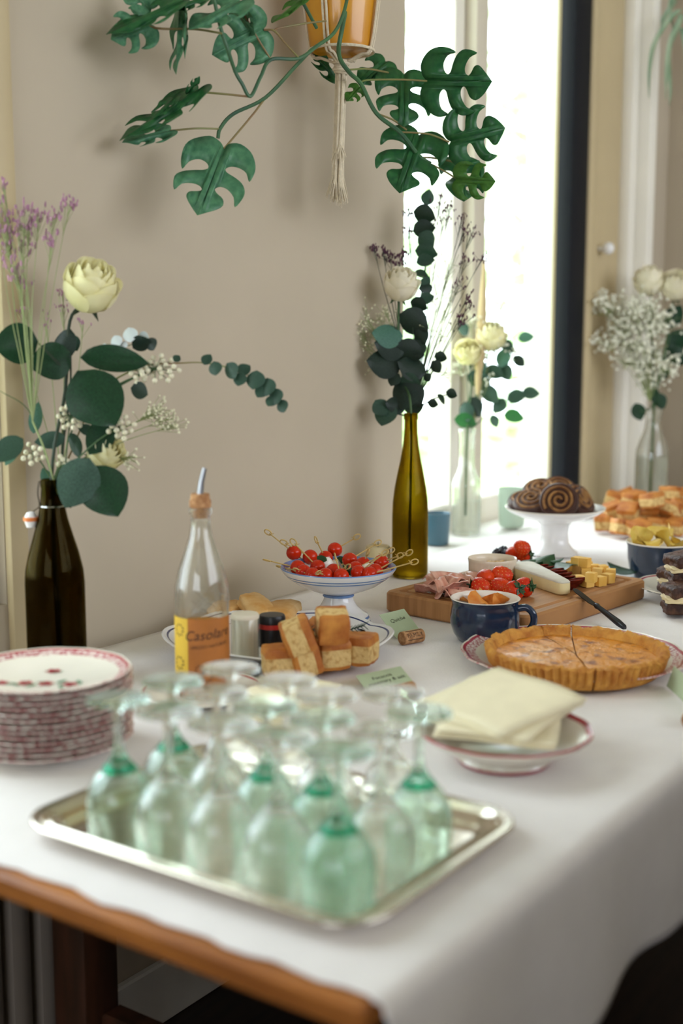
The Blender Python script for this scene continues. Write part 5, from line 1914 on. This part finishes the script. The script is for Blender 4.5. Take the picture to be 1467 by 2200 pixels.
def berries(name, label, root, clusters, d, seed, r=.0042):
    rnd = random.Random(seed)
    R0 = at(root[0], root[1], d)
    t = thing(name, label, 'berries', R0)
    bmesh_ = MB().sphere((0, 0, 0), r, 12, 8).mesh('berry', 'berry_white', True, 180)
    sm_ = MB()
    for (cx, cy_, rx, ry, n) in clusters:
        C = at(cx, cy_, d)
        sm_.tube(smooth_path([R0, R0.lerp(C, .6) + Vector((0, 0, .006)), C], 4), .0012, 4)
        for k in range(n):
            a = k * 2.4
            q = math.sqrt((k + .5) / n)
            P = at(cx + rx * q * cos(a), cy_ + ry * q * sin(a), d + rnd.uniform(-.014, .008))
            sm_.tube([C, P], .0006, 3, cap=False)
            link('berry', bmesh_, t, W=Matrix.Translation(P))
    link('stem', sm_.mesh('stem', 'flower_stem'), t, W=Matrix.Identity(4))
    return t


# --- left bouquet in the swing-top bottle
DL = (Vector((gp.x, gp.y, TZ)) - CAM).dot(Vector((FA.x * cos(PITCH), FA.y * cos(PITCH), -sin(PITCH))))
mouth = (gp.x, gp.y, TZ + .305)
inb = Vector((gp.x + .008, gp.y + .006, TZ + .05))
nk = Vector(mouth)
gl = 'flowers in the swing top bottle'
rose('pale yellow rose high in the left bottle', at(196, 612, DL - .02), .043, 'rose_petal', at(216, 520, DL - .05) - at(196, 612, DL), [at(150, 690, DL), at(140, 840, DL), nk + Vector((0, 0, .0)), inb], gl, 'dark_stem')
rose('pale yellow rose low in the left bouquet half hidden by leaves', at(228, 972, DL + .0), .030, 'rose_petal', Vector((RA.x * .6, RA.y * .6, .5)) - Vector((FA.x, FA.y, 0)) * .6, [at(190, 1010, DL), nk + Vector((.003, -.003, 0)), inb + Vector((.004, .0, 0))], gl)
branch('leafy_branch', 'branch of large round dark green leaves in the left bottle', 'foliage',
       [[(133, 1090, DL), (135, 960, DL), (150, 850, DL), (152, 770, DL), (150, 720, DL)], [(135, 1000, DL), (190, 985, DL - .02)], [(150, 860, DL), (172, 800, DL - .02)], [(145, 800, DL), (80, 735, DL - .04)]],
       [(82, 733, -14, 742, 'dark_leaf', .95, .1, -.04), (152, 758, 66, 792, 'dark_leaf', .95, .3, -.01), (166, 796, 250, 918, 'dark_leaf', .85, -.15, -.05), (172, 768, 324, 776, 'dark_leaf', .42, .4, -.03),
        (236, 900, 192, 978, 'dark_leaf', .7, .2, -.02), (192, 984, 140, 1092, 'euca_leaf', .78, .1, -.06), (198, 1000, 254, 1112, 'dark_leaf', .85, -.1, -.05), (140, 938, 74, 952, 'euca_leaf', .6, .3, -.02),
        (50, 942, -16, 990, 'euca_leaf', .65, -.3, -.05), (150, 705, 120, 790, 'euca_dark', .6, .5, .0), (120, 1065, 150, 1000, 'euca_leaf', .6, .3, -.03), (150, 930, 175, 985, 'dark_leaf', .5, .5, -.01), (205, 930, 165, 915, 'euca_leaf', .6, .2, 0)], DL, 'dark_stem', .0026, gl, base=inb)
branch('leaf_twig', 'twig with small upright teal leaves left in the bottle', 'foliage', [[(128, 1080, DL), (95, 970, DL), (60, 880, DL - .02), (0, 840, DL - .05)]],
       [(72, 932, 82, 862, 'teal_leaf', .42, .2, -.01), (110, 1045, 90, 1005, 'teal_leaf', .6, .2, 0), (40, 950, 10, 1000, 'teal_leaf', .5, -.3, -.03), (150, 720, 168, 755, 'euca_leaf', .7, .3, .02)], DL, 'flower_stem', .0014, gl, base=inb + Vector((-.004, .004, 0)))
branch('eucalyptus_branch', 'eucalyptus branch arching far right out of the left bottle', 'foliage',
       [[(140, 1000, DL), (210, 850, DL), (300, 790, DL), (390, 780, DL), (450, 781, DL), (520, 800, DL), (570, 835, DL), (614, 884, DL)]],
       [disc(445, 772, 12, -60, 'euca_leaf', .4, .8), disc(462, 792, 14, 80, 'euca_leaf', .3, .8), disc(497, 797, 17, 60, 'euca_leaf', .5, .8), disc(525, 794, 14, -40, 'euca_leaf', .4, .8), disc(515, 815, 14, 100, 'euca_leaf', .3, .8), disc(548, 817, 19, 100, 'euca_leaf', .3, .95),
        disc(574, 832, 18, 90, 'euca_leaf', .4, .9), disc(560, 842, 13, 120, 'euca_leaf', .2, .9), disc(592, 852, 16, 80, 'euca_leaf', .4, .9), disc(582, 862, 12, 120, 'euca_leaf', .3, .8), disc(606, 873, 13, 70, 'euca_leaf', .4, .8), disc(303, 738, 18, -30, 'euca_dark', .3, .9), disc(325, 740, 13, 60, 'euca_dark', .4, .8), disc(380, 770, 8, -50, 'euca_leaf', .2, .7), disc(300, 840, 18, 20, 'euca_dark', .3, .7)], DL - .02, 'petiole', .0016, gl, base=inb + Vector((.006, -.004, 0)), ls=1.15, wmin=.9)
branch('silver_flower', 'twig of silvery white petals above the dark leaves on the left', 'flower', [[(145, 950, DL), (190, 840, DL), (240, 760, DL), (300, 735, DL)]],
       [disc(279, 720, 17, 80, 'silver_petal', .3, .95, -.02), disc(250, 734, 14, 70, 'silver_petal', .3, .9, -.02), disc(310, 724, 13, 20, 'silver_petal', .4, .8, -.01), disc(228, 745, 9, 40, 'silver_petal', .8, .5, -.02), disc(265, 742, 10, 110, 'silver_petal', .5, .8, -.02)], DL, 'flower_stem', .0014, gl, base=inb + Vector((.002, .006, 0)), leaf_name='petal')
berries('snowberry_twig', 'twig of white berries right of the dark leaves on the left', (150, 900), [(335, 792, 55, 30, 26), (300, 805, 25, 20, 8)], DL - .01, 1)
berries('snowberry_twig', 'twig of white berries hanging below the dark leaves', (140, 1010), [(152, 893, 26, 34, 18), (258, 918, 32, 28, 14), (135, 1000, 12, 22, 8)], DL - .03, 2)
berries('snowberry_twig', 'twig of white berries low at the left edge of the bouquet', (125, 1060), [(72, 975, 24, 26, 10)], DL - .02, 3)
spray('babys_breath_spray', 'yellowish filler blossoms right below the berries on the left', 'flower', (150, 1010), [(330, 890), (360, 900), (375, 915), (345, 880), (280, 985)], DL + .0, 'pale_stem', 'gyp_blossom', 26, .009, .0022, 4, gl, jd=.01)
spray('statice_spray', 'pink statice sprays at the upper left edge', 'flower', (124, 1062), [(148, 440), (115, 462), (84, 466), (60, 488), (38, 498), (6, 400), (14, 465), (8, 500), (45, 530), (18, 528), (30, 568), (40, 595), (52, 450), (-10, 440), (115, 520)], DL - .05, 'pale_stem', 'statice_pink', 14, .0075, .0022, 5, gl, star=True, jd=.01, hub=(70, 905))
spray('statice_spray', 'pink statice sprig beside the left rose stem', 'flower', (130, 1030), [(138, 655), (98, 690), (135, 630), (48, 675), (180, 690)], DL + .0, 'pale_stem', 'statice_pink', 7, .006, .0015, 6, gl, star=True, jd=.01)

# --- rose and eucalyptus in the wine bottle
DM = 2.70
inm = Vector((fp.x + .004, fp.y + .004, TZ + .06))
nm_ = Vector((fp.x, fp.y, TZ + .35))
gm = 'flowers in the wine bottle'
rose('cream rose in the tall wine bottle', at(862, 609, DM - .03), .0385, 'rose_cream', at(872, 560, DM - .035) - at(862, 612, DM), [at(856, 720, DM), at(868, 820, DM), nm_, inm], gm)
branch('eucalyptus_branch', 'tall dark eucalyptus branch rising from the wine bottle', 'foliage',
       [[(881, 900, DM), (890, 735, DM), (905, 633, DM), (914, 562, DM), (916, 480, DM), (918, 415, DM)], [(882, 880, DM), (900, 820, DM), (925, 790, DM), (947, 766, DM)], [(884, 890, DM), (925, 860, DM), (970, 845, DM)], [(878, 895, DM), (850, 888, DM), (830, 882, DM)]],
       [disc(919, 424, 15, -80, 'euca_leaf', .2, .8), disc(912, 461, 21, 15, 'euca_dark', .3, .75), disc(911, 492, 21, -10, 'euca_dark', .3, .7), disc(916, 516, 18, 40, 'euca_leaf', .2, .95), disc(916, 542, 21, 8, 'euca_leaf', .5, .6), disc(914, 560, 17, -12, 'euca_leaf', .6, .6), disc(906, 590, 14, 10, 'euca_leaf', .9, .6), disc(915, 606, 12, -60, 'euca_leaf', .4, .5),
        disc(914, 619, 13, 170, 'euca_dark', .3, .8), disc(917, 641, 14, -20, 'euca_leaf', .4, .8), disc(900, 655, 17, 20, 'euca_dark', .5, .7), disc(890, 692, 30, 30, 'euca_dark', .3, .8), disc(905, 722, 17, 60, 'euca_dark', .3, .8), disc(880, 756, 28, 10, 'euca_dark', .3, .65), disc(898, 750, 18, 80, 'euca_dark', .2, .7), disc(838, 744, 30, 190, 'euca_dark', .3, .75), disc(825, 780, 33, 185, 'euca_dark', .3, .65),
        disc(884, 790, 28, 200, 'euca_dark', .5, .6), disc(882, 820, 20, 10, 'euca_leaf', .6, .6), disc(872, 845, 32, 100, 'euca_dark', .3, .8), disc(890, 850, 24, 60, 'euca_dark', .4, .8), disc(890, 875, 18, -20, 'euca_dark', .3, .7), disc(850, 870, 20, 190, 'euca_dark', .3, .7), (832, 866, 822, 912, 'euca_leaf', .9, .3), (808, 862, 830, 890, 'euca_leaf', .9, -.2),
        (860, 722, 803, 718, 'teal_leaf', .28, .5), disc(947, 767, 12, 10, 'euca_dark', .3, .8), disc(937, 788, 13, 50, 'euca_dark', .3, .75), disc(918, 811, 9, 60, 'euca_dark', .3, .7), disc(970, 846, 11, 20, 'euca_dark', .3, .8), disc(930, 867, 10, 10, 'euca_dark', .3, .8), disc(948, 858, 11, 50, 'euca_leaf', 1.0, .5), disc(846, 815, 14, 110, 'euca_dark', .3, .6)], DM - .01, 'dark_stem', .0022, gm, base=inm, ls=1.2, wmin=.85)
spray('statice_spray', 'dark purple statice head left above the cream rose', 'flower', (858, 735), [(803, 534), (822, 542), (838, 554), (866, 542), (858, 560)], DM, 'dark_stem', 'statice_dark', 14, .0065, .0022, 7, gm, star=True)
spray('statice_spray', 'dark purple statice sprays fanning right against the window', 'flower', (894, 860), [(876, 495), (878, 459), (945, 435), (965, 447), (993, 471), (997, 495), (1012, 499), (1001, 558), (1036, 554), (989, 609), (1005, 637), (1009, 653), (997, 685), (955, 470), (930, 470), (985, 690)], DM, 'dark_stem', 'statice_dark', 11, .008, .0019, 8, gm, star=True)
spray('babys_breath_spray', 'pale babys breath spray left of the wine bottle bouquet', 'flower', (872, 860), [(752, 650), (775, 665), (790, 690), (815, 680), (830, 665), (770, 710), (800, 715), (835, 700), (760, 725), (785, 740), (805, 785)], DM + .01, 'pale_stem', 'gyp_blossom', 20, .011, .0021, 9, gm)
spray('babys_breath_spray', 'wispy green filler right of the wine bottle bouquet', 'flower', (890, 865), [(945, 600), (965, 580), (975, 625), (940, 640), (960, 660), (930, 700), (950, 720), (975, 560), (935, 560), (960, 800)], DM + .01, 'pale_stem', 'gyp_blossom', 12, .012, .0013, 10, gm)

# --- bouquet in the clear vase
cvl = Vector(cv.location)
DV = (cvl + Vector((0, 0, .3)) - CAM).dot(Vector((FA.x * cos(PITCH), FA.y * cos(PITCH), -sin(PITCH))))
inv_ = cvl + Vector((.004, .004, .05))
nv_ = cvl + Vector((0, 0, .275))
gv = 'flowers in the clear vase on the sill'
rose('cream rose left in the clear vase by the window', at(1005, 756, DV - .02), .036, 'rose_petal', at(1000, 735, DV - .05) - at(1005, 760, DV), [at(1012, 830, DV), nv_, inv_], gv)
rose('cream rose right in the clear vase by the window', at(1056, 722, DV), .040, 'rose_petal', at(1062, 690, DV - .03) - at(1056, 725, DV), [at(1040, 800, DV), nv_ + Vector((.004, 0, 0)), inv_ + Vector((.004, .002, 0))], gv)
branch('eucalyptus_branch', 'loose eucalyptus branch leaning right in the clear vase', 'foliage', [[(1012, 930, DV), (1030, 850, DV), (1080, 790, DV), (1120, 770, DV)], [(1014, 920, DV), (1060, 880, DV), (1110, 850, DV), (1148, 845, DV)], [(1012, 920, DV), (1005, 840, DV), (995, 720, DV)]],
       [disc(1029, 815, 22, 20, 'euca_leaf', .3, .75), disc(1052, 848, 20, 40, 'euca_leaf', .4, .7), disc(1110, 852, 18, -20, 'euca_leaf', .4, .6), disc(1140, 845, 16, 0, 'euca_leaf', .4, .6), disc(1104, 895, 18, 10, 'vine_leaf', .5, .6), disc(1086, 800, 16, 60, 'euca_leaf', .3, .8), disc(1115, 776, 13, 40, 'euca_dark', .3, .7), disc(1002, 885, 18, 80, 'euca_leaf', .3, .7), disc(1020, 875, 20, 60, 'euca_dark', .3, .7), disc(996, 708, 13, 60, 'euca_leaf', .3, .7), disc(1072, 872, 16, 120, 'euca_leaf', .3, .7), disc(1000, 905, 20, 10, 'vine_leaf', .5, .5), disc(1130, 725, 14, -10, 'teal_leaf', .4, .5), disc(1080, 770, 18, 100, 'teal_leaf', .3, .7), disc(1062, 800, 18, 20, 'euca_leaf', .4, .7), disc(1090, 745, 15, 40, 'euca_leaf', .4, .7), disc(1030, 790, 16, 70, 'teal_leaf', .3, .6), disc(1062, 905, 12, 60, 'euca_leaf', .4, .5)], DV, 'flower_stem', .0018, gv, base=inv_, ls=1.25, wmin=.75)
spray('babys_breath_spray', 'white filler blossoms between the roses in the clear vase', 'flower', (1014, 915), [(1040, 760), (1075, 735), (985, 790), (1100, 760), (1030, 690), (1065, 690), (1050, 820), (1080, 660), (1010, 690)], DV, 'pale_stem', 'gyp_white', 22, .014, .0030, 12, gv)
pb0, pb1 = at(1026, 850, DV), at(1040, 560, DV)
t = thing('dried_plume', 'upright beige dried plume in the clear vase', 'flower', inv_ + Vector((-.003, .004, 0)), group=gv)
link('stem', MB().tube(smooth_path([inv_, nv_, pb0], 5), .0016, 6).mesh('stem', 'petiole'), t, W=Matrix.Identity(4))
pth = smooth_path([pb0, pb0.lerp(pb1, .3), pb0.lerp(pb1, .6) + Vector((.003, 0, 0)), pb1], 5)
link('plume', MB().tube(pth, [.004 + .010 * sin(pi * (k / (len(pth) - 1)) ** .8) for k in range(len(pth))], 10).mesh('plume', 'plume'), t, W=Matrix.Identity(4))

# --- bouquet in the far right vase
DR = (Vector((rp_.x, rp_.y, TZ + .3)) - CAM).dot(Vector((FA.x * cos(PITCH), FA.y * cos(PITCH), -sin(PITCH))))
inr = Vector((rp_.x + .004, rp_.y + .004, TZ + .05))
nr_ = Vector((rp_.x, rp_.y, TZ + .295))
gr = 'white flowers in the far right vase'
rose('white rose at the left in the far right vase', at(1394, 602, DR), .046, 'rose_cream', at(1390, 560, DR - .03) - at(1394, 602, DR), [at(1400, 720, DR), nr_, inr], gr)
rose('white rose at the right edge in the far vase', at(1452, 612, DR - .02), .046, 'rose_cream', at(1456, 575, DR - .06) - at(1452, 612, DR), [at(1430, 740, DR), nr_ + Vector((.004, 0, 0)), inr + Vector((.004, 0, 0))], gr)
spray('babys_breath_spray', 'big cloud of white babys breath in the far right vase', 'flower', (1396, 862), [(1298, 650), (1305, 660), (1330, 670), (1300, 735), (1320, 720), (1345, 700), (1350, 740), (1370, 690), (1380, 740), (1365, 660), (1395, 660), (1400, 700), (1410, 760), (1375, 780), (1395, 790), (1345, 770), (1420, 690), (1330, 700), (1430, 790), (1400, 820)], DR, 'pale_stem', 'gyp_white', 52, .021, .0052, 14, gr, jd=.04)
branch('leafy_branch', 'dark green leaves at the right edge in the far vase', 'foliage', [[(1398, 880, DR), (1420, 800, DR), (1440, 720, DR), (1455, 670, DR)], [(1396, 880, DR), (1375, 885, DR - .03)]],
       [disc(1448, 680, 28, -60, 'dark_leaf', .3, .8), disc(1458, 730, 30, -40, 'dark_leaf', .3, .8), disc(1450, 765, 28, 40, 'dark_leaf', .3, .8), disc(1371, 885, 20, 70, 'dark_leaf', .2, .8, -.03), disc(1418, 862, 19, 60, 'dark_leaf', .3, .8, -.03), disc(1425, 800, 20, -70, 'dark_leaf', .3, .7), disc(1405, 850, 16, 90, 'dark_leaf', .3, .7, -.02)], DR + .02, 'flower_stem', .002, gr, base=inr)

# --- spider plant hanging at the upper right
sp0 = at(1462, -40, 3.6)
spd = thing('spider_plant', 'pale arching spider plant leaves at the upper right corner', 'plant', sp0)
for k, pts in enumerate(([(1460, 20), (1435, 45), (1405, 95), (1395, 150), (1394, 210)], [(1462, 40), (1440, 90), (1432, 150), (1430, 215)], [(1465, 30), (1450, 70), (1436, 110), (1440, 190), (1438, 228)], [(1458, -20), (1440, 10), (1445, 60)], [(1466, 60), (1475, 120), (1470, 200)], [(1450, 0), (1415, 60), (1400, 120)])):
    P = smooth_path([at(a, b, 3.6 + .02 * k) for a, b in pts], 6)
    mb = MB()
    n = len(P)
    sd = Vector((RA.x, RA.y, 0))
    for i, q in enumerate(P):
        w = .008 * (1 - (i / (n - 1)) ** 2) + .001
        mb.v += [tuple(q - sd * w), tuple(q - Vector((FA.x, FA.y, 0)) * -.003), tuple(q + sd * w)]
    for i in range(n - 1):
        for j in range(2):
            mb.f.append((i * 3 + j, i * 3 + j + 1, i * 3 + j + 4, i * 3 + j + 3))
            mb.m.append(0)
    link('leaf', mb.mesh('leaf', 'spider_leaf', True, 180), spd, W=Matrix.Identity(4))
spo = thing('hanging_basket', 'planter above the upper right corner holding the spider plant', 'planter', sp0 + Vector((0, 0, .02)))
link('bowl', MB().lathe([(0, 0), (.05, .0), (.075, .04), (.085, .10), (.08, .10), (.07, .05), (0, .04)], 28).mesh('bowl', 'ceramic_white'), spo)
link('cord', MB().tube([(0, 0, .04), (0, 0, CEIL - sp0.z - .02)], .003, 6).mesh('cord', 'cotton_cord'), spo)
